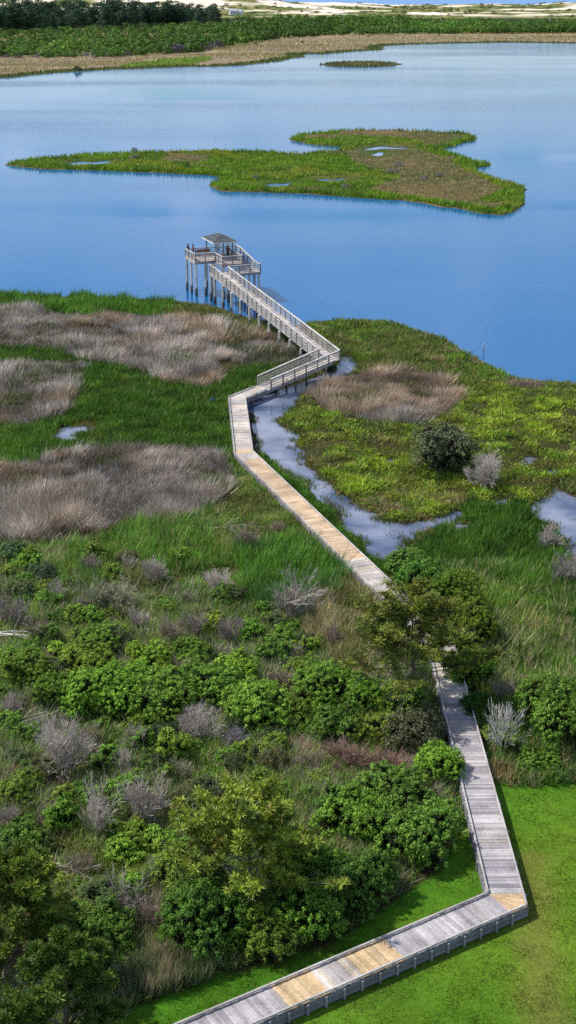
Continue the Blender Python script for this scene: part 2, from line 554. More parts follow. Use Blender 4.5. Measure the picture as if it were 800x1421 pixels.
# far marsh, thicket floor, dunes
fm = (Y > 480) & (gs > 0)
t = np.clip((fbm(X*.35, Y*2.2, 60, 34)-.36)*3.4, 0, 1)
fc = leafgrad((0.16, 0.145, 0.055), (0.33, 0.26, 0.17), t)
gm = inside(GP, gp([(165, 97), (170, 90), (230, 82), (290, 79), (296, 83), (270, 90), (215, 95)]))
fc[gm] = np.array((0.13, 0.19, 0.035))*(.7+.6*n1[gm])[:, None]
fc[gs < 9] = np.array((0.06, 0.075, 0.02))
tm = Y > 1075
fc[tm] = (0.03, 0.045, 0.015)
dn = (Y > 1330)
sand = np.clip((fbm(X*.6, Y*1.3, 26, 40, 5)-.515)*10+(gz-5.5)*.10+.35*smooth(80, -40, X), 0, 1)
sand = sand*smooth(1345, 1420, Y)
dune = np.array((0.80, 0.69, 0.56))*sand[:, None]+leafgrad((0.06, 0.10, 0.02), (0.26, 0.23, 0.09), np.clip((n1-.35)*3, 0, 1))*(1-sand[:, None])
fc[dn] = dune[dn]
fc[Y > 1610] = (0.65, 0.58, 0.48)
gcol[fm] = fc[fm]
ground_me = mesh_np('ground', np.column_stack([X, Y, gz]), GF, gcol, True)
ground = link('ground', ground_me, M_GROUND)
tag(ground, kind='structure')


def sheet(name, x0, x1, y0, y1, z, m):
    o = link(name, mesh_np(name, [(x0, y0, z), (x1, y0, z), (x1, y1, z), (x0, y1, z)], [(0, 1, 2, 3)]), m)
    return tag(o, kind='structure')


sheet('pond_water', -5000, 5000, 60, 1300, 0.0, M_POND)
sheet('ocean_water', -30000, 30000, 1625, 50000, 0.0, M_SEA)
sheet('creek_water', -8, 17, 90, 164, 0.015, M_CREEK)
sheet('marsh_pool_water', 17.05, 36, 85, 126, 0.015, M_CREEK)
sheet('pool_water', -28, -16, 120, 132, 0.015, M_CREEK)

# ------------------------------------------------------------------ boardwalk, ramp, platform
GREY = [(0.34, 0.31, 0.33), (0.40, 0.37, 0.38), (0.28, 0.26, 0.28), (0.45, 0.42, 0.42), (0.36, 0.32, 0.31)]
TAN = [(0.56, 0.40, 0.23), (0.62, 0.46, 0.28), (0.50, 0.35, 0.20), (0.60, 0.43, 0.25)]
PALE = [(0.46, 0.41, 0.38), (0.52, 0.46, 0.42), (0.40, 0.36, 0.35), (0.55, 0.47, 0.38)]
RAILC = (0.44, 0.41, 0.40)
WD = 0.89


def v2(a): return Vector((a[0], a[1]))


def perp(d): return Vector((d.y, -d.x))        # to the right of the walking direction


def plank_run(mb, a, b, za, zb, wd, pal, t0=0.0, t1=1.0, board=0.14):
    """boards laid across the walk from a to b"""
    a, b = v2(a), v2(b)
    L = (b-a).length
    d = (b-a)/L
    n = perp(d)
    k0, k1 = int(round(t0*L/board)), int(round(t1*L/board))
    run = random.choice(pal)
    for k in range(k0, k1):
        if random.random() < .25: run = random.choice(pal)
        f_ = random.uniform(.82, 1.14); c = [x*f_ for x in (run if random.random() < .6 else random.choice(pal))]
        s0, s1 = k*board+.004, (k+1)*board-.004
        z0, z1 = za+(zb-za)*s0/L, za+(zb-za)*s1/L
        j = random.uniform(-.008, .008); e = random.uniform(-.03, .03)
        p0, p1 = a+d*s0, a+d*s1
        P = []
        for dz in (-.04, 0):
            for p, z, sg in ((p0, z0, -1), (p0, z0, 1), (p1, z1, 1), (p1, z1, -1)):
                q = p+n*sg*(wd+e)
                P.append((q.x, q.y, z+dz+j))
        mb.hexa(P, c)


def fan(mb, inner, o0, mid, o1, z, pal):
    """the corner: tapered boards spreading from the inner corner"""
    pts = [Vector(o0)]
    for a, b in ((Vector(o0), Vector(mid)), (Vector(mid), Vector(o1))):
        k = max(2, int((b-a).length/.15))
        pts += [a+(b-a)*(i+1)/k for i in range(k)]
    I = Vector(inner)
    for p, q in zip(pts[:-1], pts[1:]):
        f_ = random.uniform(.85, 1.12); c = [x*f_ for x in random.choice(pal)]
        e = (q-p)*.02
        i2 = I+(q-I)*.02
        i1 = I+(p-I)*.02
        P = [(i1.x, i1.y, z-.04), (p.x+e.x, p.y+e.y, z-.04), (q.x-e.x, q.y-e.y, z-.04), (i2.x, i2.y, z-.04)]
        mb.hexa(P+[(x, y, zz+.04) for x, y, zz in P], c)


ZB = 0.9
path = [Vector(p) for p in ((-26, 32.3), (10.39, 55.2), (10.0, 82.6), (-4.05, 121.3), (-5.25, 138.8), (-2.9, 142.35))]
bw = empty('boardwalk', (10.39, 55.2, 0.3))
tag(bw, 'long low grey plank boardwalk zigzagging from lawn across marsh, with some fresh tan boards', 'boardwalk')


def under(o, parent):
    """child keeps its place in the world"""
    o.parent = parent
    m = Matrix.Translation(parent.location) @ Matrix.Rotation(parent.rotation_euler.z, 4, 'Z')
    o.matrix_parent_inverse = m.inverted()
    return o


# trim each leg at its corners so the fan of boards fits between
legs = []
for i in range(len(path)-1):
    legs.append([path[i].copy(), path[i+1].copy()])
fans = []
for i in range(1, len(path)-1):
    d0 = (path[i]-path[i-1]).normalized(); d1 = (path[i+1]-path[i]).normalized()
    cr = d0.x*d1.y-d0.y*d1.x
    ang = math.acos(max(-1, min(1, d0.dot(d1))))
    c = WD*math.tan(ang/2)
    e0, e1 = path[i]-d0*c, path[i]+d1*c
    sg = -1 if cr > 0 else 1                    # inner side: left when turning left
    inner = e0+perp(d0)*WD*sg
    o0, o1 = e0-perp(d0)*WD*sg, e1-perp(d1)*WD*sg
    mid = path[i]*2-inner
    legs[i-1][1] = e0; legs[i][0] = e1
    fans.append((inner, o0, mid, o1))


def tpar(leg, px, py):
    q = Vector(G(px, py, ZB)); a, b = leg
    return (q-a).dot(b-a)/(b-a).length_squared


lA = legs[0]
cuts = [[(0, tpar(lA, 400, 1392), GREY), (tpar(lA, 400, 1392), tpar(lA, 441, 1361), TAN), (tpar(lA, 441, 1361), tpar(lA, 492, 1340), PALE), (tpar(lA, 492, 1340), tpar(lA, 545, 1315), TAN), (tpar(lA, 545, 1315), 1, GREY)],
        [(0, .72, GREY), (.72, 1, PALE)],
        [(0, .36, PALE), (.36, .955, [(0.52, 0.375, 0.245), (0.56, 0.415, 0.275), (0.48, 0.345, 0.23), (0.54, 0.385, 0.24)]), (.955, 1, PALE)],
        [(0, .04, TAN), (.04, 1, PALE)],
        [(0, 1, PALE)]]
for leg, cs in zip(legs, cuts):
    for t0, t1, pal in cs:
        mb = MB()
        plank_run(mb, leg[0], leg[1], ZB, ZB, WD, pal, t0, t1)
        o = under(mb.build('deck', M_WOOD), bw)
        if pal is TAN: o['label'] = 'fresh tan deck boards'
for i, f_ in enumerate(fans):
    mb = MB(); fan(mb, *f_, ZB, TAN if i in (0, 2) else PALE)
    o = under(mb.build('deck', M_WOOD), bw)
    if i == 0: o['label'] = 'fresh tan wedge of boards at the bend on the lawn'
# curbs, stringers and posts
edge = []
for sg in (-1, 1):
    line = []
    for i in range(len(path)):
        if i == 0: d = (path[1]-path[0]).normalized(); line.append(path[0]+perp(d)*WD*sg)
        elif i == len(path)-1: d = (path[i]-path[i-1]).normalized(); line.append(path[i]+perp(d)*WD*sg)
        else:
            d0 = (path[i]-path[i-1]).normalized(); d1 = (path[i+1]-path[i]).normalized()
            m_ = (perp(d0)+perp(d1)); m_ = m_/m_.length
            line.append(path[i]+m_*(WD/m_.dot(perp(d0)))*sg)
    edge.append(line)
    curb = MB(); fas = MB()
    for a, b in zip(line[:-1], line[1:]):
        d = (b-a).normalized(); n = perp(d)*sg
        L = (b-a).length
        a2, b2 = a-n*.05, b-n*.05
        k = max(1, int(L/3.0))
        for j in range(k):
            p, q = a2+d*(L*j/k+.01), a2+d*(L*(j+1)/k-.01)
            f_ = random.uniform(.85, 1.15); c = [x*f_ for x in RAILC]
            curb.bar((p.x, p.y, ZB+.115), (q.x, q.y, ZB+.115), .085, .085, c)
            for s_ in (.1, .5, .9):
                r = p+(q-p)*s_
                curb.box((r.x, r.y, ZB+.036), (.2, .075, .07), math.atan2(d.y, d.x), c)
        for zz, hh in ((ZB-.15, .22), (ZB-.40, .22)):
            p, q = a+n*.03, b+n*.03
            fas.bar((p.x, p.y, zz), (q.x, q.y, zz), .04, hh, (.20, .20, .23))
    under(curb.build('curb_rail', M_WOOD), bw)
    under(fas.build('side_board', M_WOOD), bw)
npost = 0
for i, (a, b) in enumerate(zip(path[:-1], path[1:])):
    d = (b-a).normalized(); L = (b-a).length
    st = .95 if i == 0 else (2.6 if i == 1 else 4.2)
    s0 = 14 if i == 0 else .5
    s_ = s0
    while s_ < L-.3 and npost < 96:
        for sg in ((1,) if i == 0 else (1, -1)):
            p = a+d*s_+perp(d)*sg*(WD+.09)
            mb = MB(); mb.box((p.x, p.y, ZB-.55), (.10, .09, 1.05), math.atan2(d.y, d.x), (.30, .29, .30))
            under(mb.build('post', M_WOOD), bw); npost += 1
        s_ += st


def railing(mb, a, b, za, zb, top=1.07, n_rails=4, post_step=1.75, ends=(1, 1), inset=0.0):
    a, b = v2(a), v2(b); d = (b-a); L = d.length; d /= L
    c0 = lambda: tuple(np.array((.39, .37, .35))*random.uniform(.8, 1.15))
    k = max(1, round(L/post_step))
    for j in range(k+1):
        if j == 0 and not ends[0]: continue
        if j == k and not ends[1]: continue
        t_ = j/k
        p = a+d*L*t_; z = za+(zb-za)*t_
        mb.box((p.x, p.y, z+(top-.3)/2-.02), (.11, .14, top+.26), math.atan2(d.y, d.x), tuple(np.array((.24, .22, .21))*random.uniform(.8, 1.2)))
    n_ = perp(d)
    for j in range(n_rails):
        h = .14+j*(top-.30)/(n_rails-1)
        mb.bar((a.x, a.y, za+h), (b.x, b.y, zb+h), .05, .085, c0())
    mb.bar((a.x, a.y, za+top), (b.x, b.y, zb+top), .17, .06, tuple(np.array((.50, .48, .455))*random.uniform(.88, 1.1)))


# ramp: rises from the boardwalk to the landing bend, then long straight climb to the platform
U = Vector((.93, .37)).normalized(); V_ = Vector((-U.y, U.x))
A0 = Vector((-12.74, 191.22))
at = lambda u, v: A0+U*u+V_*v
RW = 1.0
r0, r1, r2 = path[-1], Vector((4.55, 150.5)), at(1.9, -5.4)
Z0, Z1, Z2, Z3 = ZB, 1.95, 3.9, 4.8
ramp = empty('ramp_walkway', (4.55, 150.5, 0.0))
tag(ramp, 'railed wooden ramp on pilings climbing from the low boardwalk to the viewing platform', 'ramp')
d0 = (r1-r0).normalized(); d1 = (r2-r1).normalized()
ang = math.acos(d0.dot(d1)); c = RW*math.tan(ang/2)
e0, e1 = r1-d0*c, r1+d1*c
mb = MB(); plank_run(mb, r0+d0*.02, e0, Z0, Z1, RW, PALE); under(mb.build('lower_deck', M_WOOD), ramp)
mb = MB(); plank_run(mb, e1, r2, Z1, Z2, RW, GREY+PALE); under(mb.build('upper_deck', M_WOOD), ramp)
inner = e0-perp(d0)*RW; mid = r1*2-inner
mb = MB(); fan(mb, inner, e0+perp(d0)*RW, mid, e1+perp(d1)*RW, Z1, PALE); under(mb.build('corner_deck', M_WOOD), ramp)
W2 = RW-.04
for (a, b, za, zb) in ((r0-perp(d0)*W2+d0*.6, inner, Z0+.03, Z1), (inner, r2-perp(d1)*W2, Z1, Z2), (r0+perp(d0)*W2+d0*.6, mid, Z0+.03, Z1), (mid, r2+perp(d1)*W2, Z1, Z2)):
    mb = MB(); railing(mb, a, b, za, zb)
    under(mb.build('railing', M_WOOD), ramp)
st = MB()
for (a, b, za, zb) in ((r0, e0, Z0, Z1), (e1, r2, Z1, Z2), (e0, e1, Z1, Z1)):
    d = (b-a).normalized(); n = perp(d)
    for sg in (-1, 1):
        p, q = a+n*sg*(RW-.03), b+n*sg*(RW-.03)
        st.bar((p.x, p.y, za-.21), (q.x, q.y, zb-.21), .07, .3, (.36, .34, .34))
under(st.build('stringer', M_WOOD), ramp)
PILE = (.66, .63, .58)


def piling(x, y, ztop, parent, r=.16):
    mb = MB()
    z0 = -.9
    mb.tube([(x, y, z0), (x, y, .15), (x, y, .16), (x, y, 1.0), (x, y, 1.35), (x, y, ztop)], [r*1.04]*3+[r, r, r], 6)
    for i in range(18): mb.c[i] = (.07, .06, .05)
    for i in range(18, 24): mb.c[i] = (.16, .14, .12)
    for i in range(24, 36): mb.c[i] = PILE
    return under(mb.build('piling', M_WOOD), parent)


L = (r2-e1).length
k = 11
for j in range(k):
    s_ = 1.5+(L-2.0)*j/(k-1)
    p = e1+(r2-e1).normalized()*s_
    z = Z1+(Z2-Z1)*s_/L-.36
    for sg in (-1, 1):
        q = p+perp(d1)*sg*1.14
        piling(q.x, q.y, z, ramp)
for s_ in (3.2, 6.4, 9.6):
    p = r0+d0*s_
    for sg in (-1, 1):
        q = p+perp(d0)*sg*.78
        piling(q.x, q.y, Z0+(Z1-Z0)*s_/(e0-r0).length-.36, ramp, .12)

# viewing platform
plat = empty('viewing_platform', (A0.x, A0.y, 0.0))
tag(plat, 'raised wooden viewing platform on tall pilings standing in the pond, with roofed shelter on top', 'platform')
rzU = math.atan2(U.y, U.x)


def floor_rect(name, u0, u1, v0, v1, z):
    mb = MB()
    a, b = at(u0, (v0+v1)/2), at(u1, (v0+v1)/2)
    plank_run(mb, a, b, z, z, (v1-v0)/2, GREY+PALE)
    fr = MB()
    for p, q in (((u0, v0), (u1, v0)), ((u1, v0), (u1, v1)), ((u1, v1), (u0, v1)), ((u0, v1), (u0, v0))):
        p, q = at(*p), at(*q)
        fr.bar((p.x, p.y, z-.2), (q.x, q.y, z-.2), .08, .3, (.36, .34, .33))
    o = under(mb.build(name, M_WOOD), plat)
    under(fr.build('frame_beam', M_WOOD), plat)
    return o


floor_rect('upper_floor', 0, 2.85, 0, 4.5, Z3)
floor_rect('upper_floor', 2.9, 5.75, -3.2, 4.5, Z3)
floor_rect('upper_floor', 5.8, 7.6, 2.6, 4.5, Z3)
floor_rect('lower_floor', .9, 7.6, -5.38, -3.3, Z2)
mb = MB(); a, b = at(6.7, -3.25), at(6.7, 2.55); plank_run(mb, a, b, Z2, Z3, .88, GREY); under(mb.build('inner_ramp', M_WOOD), plat)
for (p, q, za, zb) in (((0.05, .05), (0.05, 4.45), Z3, Z3), ((0.05, .05), (2.9, .05), Z3, Z3), ((2.9, .05), (2.9, -3.15), Z3, Z3), ((2.9, -3.15), (5.7, -3.15), Z3, Z3), ((5.7, -3.15), (5.7, 2.5), Z3, Z3),
                       ((0.05, 4.45), (7.55, 4.45), Z3, Z3), ((7.55, 4.45), (7.55, 2.6), Z3, Z3), ((7.55, 2.6), (7.55, -3.2), Z3, Z2), ((7.55, -3.2), (7.55, -5.33), Z2, Z2), ((7.55, -5.33), (2.95, -5.33), Z2, Z2),
                       ((.95, -5.33), (.95, -3.35), Z2, Z2), ((.95, -3.35), (2.85, -3.35), Z2, Z2)):
    mb = MB(); railing(mb, at(*p), at(*q), za, zb, post_step=1.5); under(mb.build('railing', M_WOOD), plat)
for (u, v) in ((.15, .15), (1.5, .15), (.15, 2.3), (.15, 4.3), (2.75, .15), (1.5, 4.3), (3.05, 4.3), (5.6, 4.3), (7.4, 4.3), (3.05, -3.0), (5.6, -3.0), (3.05, 1.8), (5.6, 1.8), (7.4, 2.7)):
    p = at(u, v); piling(p.x, p.y, Z3-.3, plat, .19)
for (u, v) in ((1.05, -5.2), (2.9, -5.2), (5.3, -5.2), (7.4, -5.2), (7.4, -3.4), (5.3, -3.5), (1.05, -3.5), (6.0, -5.2)):
    p = at(u, v); piling(p.x, p.y, Z2-.3, plat, .19)
# shelter: four posts, hip roof with short ridge
EV = Z3+2.45
for (u, v) in ((3.1, .2), (5.55, .2), (3.1, 4.2), (5.55, 4.2)):
    p = at(u, v)
    mb = MB(); mb.box((p.x, p.y, (Z3+EV)/2), (.15, .15, EV-Z3), rzU, (.22, .2, .19)); under(mb.build('roof_post', M_WOOD), plat)
mb = MB()
for p, q in (((3.1, .2), (5.55, .2)), ((5.55, .2), (5.55, 4.2)), ((5.55, 4.2), (3.1, 4.2)), ((3.1, 4.2), (3.1, .2))):
    p, q = at(*p), at(*q)
    mb.bar((p.x, p.y, EV-.1), (q.x, q.y, EV-.1), .1, .22, (.25, .23, .22))
under(mb.build('roof_beam', M_WOOD), plat)
ru0, ru1, rv0, rv1 = 2.55, 6.1, -.35, 4.75
c4 = [at(ru0, rv0), at(ru1, rv0), at(ru1, rv1), at(ru0, rv1)]
rg = [at((ru0+ru1)/2, rv0+1.9), at((ru0+ru1)/2, rv1-1.9)]
RZ, RT = EV+.02, EV+.78
V = []
F4 = []


def shingles(vs):
    """courses of shingles on one roof slope, each a little proud of the one below"""
    a, b, cc, dd = [Vector(x) for x in vs]     # eave a-b, ridge dd-cc
    for j in range(9):
        t0, t1 = j/9, (j+1)/9+.02
        p = [a+(dd-a)*t0, b+(cc-b)*t0, b+(cc-b)*min(t1, 1), a+(dd-a)*min(t1, 1)]
        up = Vector((0, 0, .03))
        base = len(V)
        P = [p[0]+up, p[1]+up, p[2], p[3]]
        V.extend([tuple(x) for x in P])
        F4.append((base, base+1, base+2, base+3))
        rc.extend([tuple(np.array((.085, .098, .104))*random.uniform(.7, 1.3))]*4)


rc = []
e = lambda p, z: (p.x, p.y, z)
shingles((e(c4[0], RZ), e(c4[1], RZ), e(rg[0], RT), e(rg[0], RT)))
shingles((e(c4[1], RZ), e(c4[2], RZ), e(rg[1], RT), e(rg[0], RT)))
shingles((e(c4[2], RZ), e(c4[3], RZ), e(rg[1], RT), e(rg[1], RT)))
shingles((e(c4[3], RZ), e(c4[0], RZ), e(rg[0], RT), e(rg[1], RT)))
roof = under(link('roof', mesh_np('roof', V, F4, np.array(rc)), M_WOOD), plat)
mb = MB()
for i in range(4):
    p, q = c4[i], c4[(i+1) % 4]
    mb.bar((p.x, p.y, RZ-.06), (q.x, q.y, RZ-.06), .05, .16, (.6, .58, .55))
fo = mb.build('fascia', M_WOOD, roof)
cl = MB()
cl.hexa([e(p, RZ-.05) for p in c4]+[e(p, RZ-.03) for p in c4], (.22, .2, .19))
cl.build('ceiling', M_WOOD, roof)
# bench under the shelter
bench = empty('bench', (*at(3.2, 1.6), Z3))
tag(bench, 'brown wooden bench under the shelter roof of the platform', 'bench')
mb = MB(); p, q = at(1.4, 3.3), at(3.4, 3.3)
mb.bar((p.x, p.y, Z3+.45), (q.x, q.y, Z3+.45), .4, .06, (.24, .10, .05)); under(mb.build('seat', M_WOOD), bench)
mb = MB(); p2, q2 = at(1.4, 3.55), at(3.4, 3.55)
mb.bar((p2.x, p2.y, Z3+.8), (q2.x, q2.y, Z3+.8), .05, .34, (.26, .11, .06)); under(mb.build('backrest', M_WOOD), bench)
for u in (1.6, 3.2):
    p = at(u, 3.35); mb = MB(); mb.box((p.x, p.y, Z3+.21), (.08, .36, .42), rzU, (.2, .1, .06)); under(mb.build('leg', M_WOOD), bench)


# ------------------------------------------------------------------ people on the platform
def person(x, y, z, rz, top, bottom, hair, label, arm=0.0, lean=0.0):
    """one continuous skinned body; arms resting forward on the rail when arm > 0"""
    J = {'pelvis': (0, 0, .95), 'waist': (0, lean*.15, 1.1), 'chest': (0, lean*.4, 1.32), 'neck': (0, lean*.55, 1.48), 'head0': (0, lean*.6+.01, 1.56), 'head1': (0, lean*.62+.03, 1.66), 'head2': (0, lean*.62+.01, 1.74)}
    E = [('pelvis', 'waist'), ('waist', 'chest'), ('chest', 'neck'), ('neck', 'head0'), ('head0', 'head1'), ('head1', 'head2')]
    Rr = {'pelvis': (.155, .11), 'waist': (.14, .10), 'chest': (.165, .11), 'neck': (.055, .055), 'head0': (.07, .08), 'head1': (.085, .10), 'head2': (.055, .065)}
    for s, sg in (('l', -1), ('r', 1)):
        J['hip'+s] = (sg*.09, 0, .90); J['knee'+s] = (sg*.10, .02, .50); J['ank'+s] = (sg*.10, 0, .09); J['toe'+s] = (sg*.11, .16, .04)
        J['sh'+s] = (sg*.19, lean*.45, 1.40)
        if arm > 0:
            J['el'+s] = (sg*.24, lean*.4+.16, 1.17); J['wr'+s] = (sg*.14, lean*.4+.38, 1.14); J['hd'+s] = (sg*.12, lean*.4+.46, 1.13)
        else:
            J['el'+s] = (sg*.25, lean*.3-.02, 1.13); J['wr'+s] = (sg*.26, lean*.2+.08, .90); J['hd'+s] = (sg*.26, lean*.2+.10, .80)
        Rr.update({'hip'+s: (.095, .1), 'knee'+s: (.062, .065), 'ank'+s: (.042, .045), 'toe'+s: (.04, .03), 'sh'+s: (.062, .062), 'el'+s: (.042, .042), 'wr'+s: (.03, .032), 'hd'+s: (.038, .022)})
        E += [('pelvis', 'hip'+s), ('hip'+s, 'knee'+s), ('knee'+s, 'ank'+s), ('ank'+s, 'toe'+s), ('chest', 'sh'+s), ('sh'+s, 'el'+s), ('el'+s, 'wr'+s), ('wr'+s, 'hd'+s)]
    names = list(J)
    me = bpy.data.meshes.new('person_cage')
    me.from_pydata([J[k_] for k_ in names], [(names.index(a), names.index(b)) for a, b in E], [])
    o = bpy.data.objects.new('person_cage', me); COL.objects.link(o)
    sk = o.modifiers.new('skin', 'SKIN')
    for i, k_ in enumerate(names):
        me.skin_vertices[0].data[i].radius = Rr[k_]
        me.skin_vertices[0].data[i].use_root = (k_ == 'pelvis')
    ss = o.modifiers.new('ss', 'SUBSURF'); ss.levels = 2
    dg = bpy.context.evaluated_depsgraph_get()
    ev = o.evaluated_get(dg)
    m2 = bpy.data.meshes.new_from_object(ev)
    bpy.data.objects.remove(o)
    n = len(m2.vertices)
    vc = np.empty(n*3, np.float32); m2.vertices.foreach_get('co', vc); vc = vc.reshape(-1, 3)
    col = np.empty((n, 4), np.float32); col[:] = (*top, 1)
    col[vc[:, 2] < .97] = (*bottom, 1)
    skin = (vc[:, 2] > 1.49)
    far_arm = (np.abs(vc[:, 0]) > .10) & ((vc[:, 1] > lean*.4+.3) if arm > 0 else ((np.abs(vc[:, 0]) > .215) & (vc[:, 2] < 1.05) & (vc[:, 2] > .7)))
    col[skin | far_arm] = (.48, .29, .20, 1)
    col[vc[:, 2] < .09] = (.05, .04, .04, 1)
    a = m2.color_attributes.new('Col', 'FLOAT_COLOR', 'POINT'); a.data.foreach_set('color', col.ravel())
    for p in m2.polygons: p.use_smooth = True
    body = link('person', m2, M_CLOTH)
    body.location = (x, y, z); body.rotation_euler = (0, 0, rz)
    # hair: a cap over the back and top of the head
    hv, hf = [], []
    hy, hz = lean*.62+.0, 1.69
    for i in range(7):
        ph = i/6*math.pi*.62
        for k_ in range(10):
            a_ = 2*math.pi*k_/10
            back = .035 if math.sin(a_) < 0 else 0
            hv.append((.105*math.sin(ph)*math.cos(a_), hy-.01+(.118*math.sin(ph))*math.sin(a_)-back*.4, hz+.115*math.cos(ph)-(back*(i/6)*2.2 if i > 3 else 0)))
    for i in range(6):
        for k_ in range(10):
            hf.append((i*10+k_, i*10+(k_+1) % 10, (i+1)*10+(k_+1) % 10, (i+1)*10+k_))
    link('hair', mesh_np('hair', hv, hf, np.array([hair]*len(hv)), True), M_CLOTH, body)
    fv = MB()
    for sg in (-1, 1):
        fv.box((sg*.034, lean*.62+.125, 1.665), (.022, .016, .014), 0, (.03, .02, .02))
    fv.box((0, lean*.62+.138, 1.635), (.024, .03, .04), 0, (.45, .27, .19))
    fv.box((0, lean*.62+.122, 1.597), (.05, .012, .012), 0, (.30, .12, .10))
    fv.build('face', M_CLOTH, body)
    tag(body, label, 'person')
    return body


M_CLOTH = foliage_mat('cloth_and_skin', 0, 0.8, 0.2, 0.12, 9.0)
yawU = math.atan2(U.y, U.x)
p = at(.42, 4.05); person(p.x, p.y, Z3, yawU+.5, (.03, .03, .04), (.04, .05, .09), (.02, .015, .012), 'person in dark clothes at the far left corner of the platform', 1, .3)
p = at(.95, 3.6); person(p.x, p.y, Z3, yawU+.9, (.20, .05, .05), (.05, .05, .08), (.10, .045, .025), 'person in a dull red top beside the dark clothed person at the platform corner', 0, .1)
p = at(4.75, 4.0); person(p.x, p.y, Z3, yawU-.3, (.70, .72, .76), (.30, .34, .42), (.08, .05, .03), 'person in pale clothes standing under the shelter roof', 0, 0)
p = at(6.25, 4.1); person(p.x, p.y, Z3, yawU+math.pi, (.75, .75, .76), (.16, .2, .3), (.02, .015, .012), 'dark haired person in a white shirt at the right end of the platform', 0, 0)
p = at(5.0, .6); person(p.x, p.y, Z3, yawU+2.6, (.16, .035, .04), (.03, .03, .04), (.03, .02, .015), 'person in dark red standing behind the front railing of the platform', 0, 0)

# marker stake in the pond
mk = empty('marker_stake', (*G(671.5, 489), 0)); tag(mk, 'small white topped stake standing in the pond near the right hand marsh shore', 'stake')
mx_, my_ = G(671.5, 489)
mb = MB(); mb.tube([(mx_, my_, -.8), (mx_, my_, .5)], [.05, .05], 6, (.25, .08, .06)); under(mb.build('stake', M_WOOD), mk)
mb = MB(); mb.box((mx_, my_, .78), (.24, .08, .56), 0, (.75, .76, .78)); mb.hexa([(mx_-.12, my_-.04, 1.06), (mx_+.12, my_-.04, 1.06), (mx_+.12, my_+.04, 1.06), (mx_-.12, my_+.04, 1.06), (mx_-.01, my_-.02, 1.2), (mx_+.01, my_-.02, 1.2), (mx_+.01, my_+.02, 1.2), (mx_-.01, my_+.02, 1.2)], (.75, .76, .78))
under(mb.build('marker_board', M_WOOD), mk)


# ------------------------------------------------------------------ grass and reeds
def seg_dist(P, line):
    d = np.full(len(P), 1e9)
    for a, b in zip(line[:-1], line[1:]):
        a = np.array(a[:2]); b = np.array(b[:2]); e = b-a
        t = np.clip(((P-a)@e)/(e@e), 0, 1)
        d = np.minimum(d, np.linalg.norm(P-(a+t[:, None]*e), axis=1))
    return d


LOWPATH = [tuple(p) for p in path]
RAMPLINE = [tuple(r0), tuple(r1), tuple(r1+(r2-r1)*.25)]


def scatter(poly_px, n, jit=6.0, h=0.3, min_s=0.25, keep_path=1.0):
    """points evenly spread over a patch outlined on the photo, dropped onto the land"""
    poly = np.array(poly_px, float)
    lo, hi = poly.min(0), poly.max(0)
    out = []
    tot = 0
    while tot < n:
        q = R.uniform(lo, hi, (int(n*1.6)+100, 2))
        jx = (fbm(q[:, 0], q[:, 1], 40, 60)-.5)*jit*4+R.normal(0, jit*.35, len(q))
        jy = (fbm(q[:, 0], q[:, 1], 40, 61)-.5)*jit*3+R.normal(0, jit*.25, len(q))
        q = q[inside(q+np.stack([jx, jy], -1), poly)]
        out.append(q); tot += len(q)
        if len(q) == 0: break
    q = np.concatenate(out)[:n]
    P = G(q[:, 0], q[:, 1], h)
    z, s = terrain(P)
    d1_ = seg_dist(P, LOWPATH)
    ok = (s > min_s) & (d1_ > keep_path) & (seg_dist(P, RAMPLINE) > .5)
    return P[ok], z[ok], q[ok]


BL = {}


def tuft(P, z, q, k, rad):
    """k blades round every point, leaning out of the tuft"""
    n = len(P)
    ti = np.repeat(np.arange(n), k)
    off = R.normal(0, rad, (n*k, 2))
    return P[ti]+off, z[ti], q[ti], off/rad*.22, ti


def add_blades(kind, P, z, hgt, w, col, lean=.25, wind=(.12, -.05), add=None, tipcol=None):
    n = len(P)
    if n == 0: return
    yaw = R.uniform(0, math.pi, n)
    dx, dy = np.cos(yaw)*w/2, np.sin(yaw)*w/2
    la = R.normal(0, lean, (n, 2))+np.array(wind)
    if add is not None: la = la+add
    b = np.column_stack([P, z-.05])
    v0 = b+np.column_stack([-dx, -dy, np.zeros(n)])
    v1 = b+np.column_stack([dx, dy, np.zeros(n)])
    v2_ = b+np.column_stack([la[:, 0]*hgt, la[:, 1]*hgt, hgt])
    V = np.stack([v0, v1, v2_], 1).reshape(-1, 3)
    c = np.repeat(col, 3, axis=0).reshape(n, 3, 3).copy()
    if tipcol is not None: c[:, 2] = tipcol
    BL.setdefault(kind, []).append((V, c.reshape(-1, 3)))


def flush(kind, m, label, cat):
    vs, cs = zip(*BL[kind])
    V = np.concatenate(vs); C_ = np.concatenate(cs)
    F = np.arange(len(V)).reshape(-1, 3)
    o = link(kind, mesh_np(kind, V, F, C_), m)
    return tag(o, label, cat, kind='stuff')


def pick(n, pal, P=None, scale=6, seed=70, mixn=.6):
    """colours from a palette: patches follow noise, single blades vary"""
    pal = np.array(pal)
    if P is not None:
        t = np.clip((fbm(P[:, 0], P[:, 1], scale, seed)-.5)*2.6+.5, 0, .999)
        t = np.where(R.random(n) < mixn, t, R.random(n))
    else: t = R.random(n)
    c = pal[(t*len(pal)).astype(int)]*GAIN
    return c*R.uniform(.72, 1.28, (n, 1))*R.uniform(.93, 1.07, (n, 3))


GAIN = 1.65


def px_w(q, px):
    return px/pxm(q[:, 1])


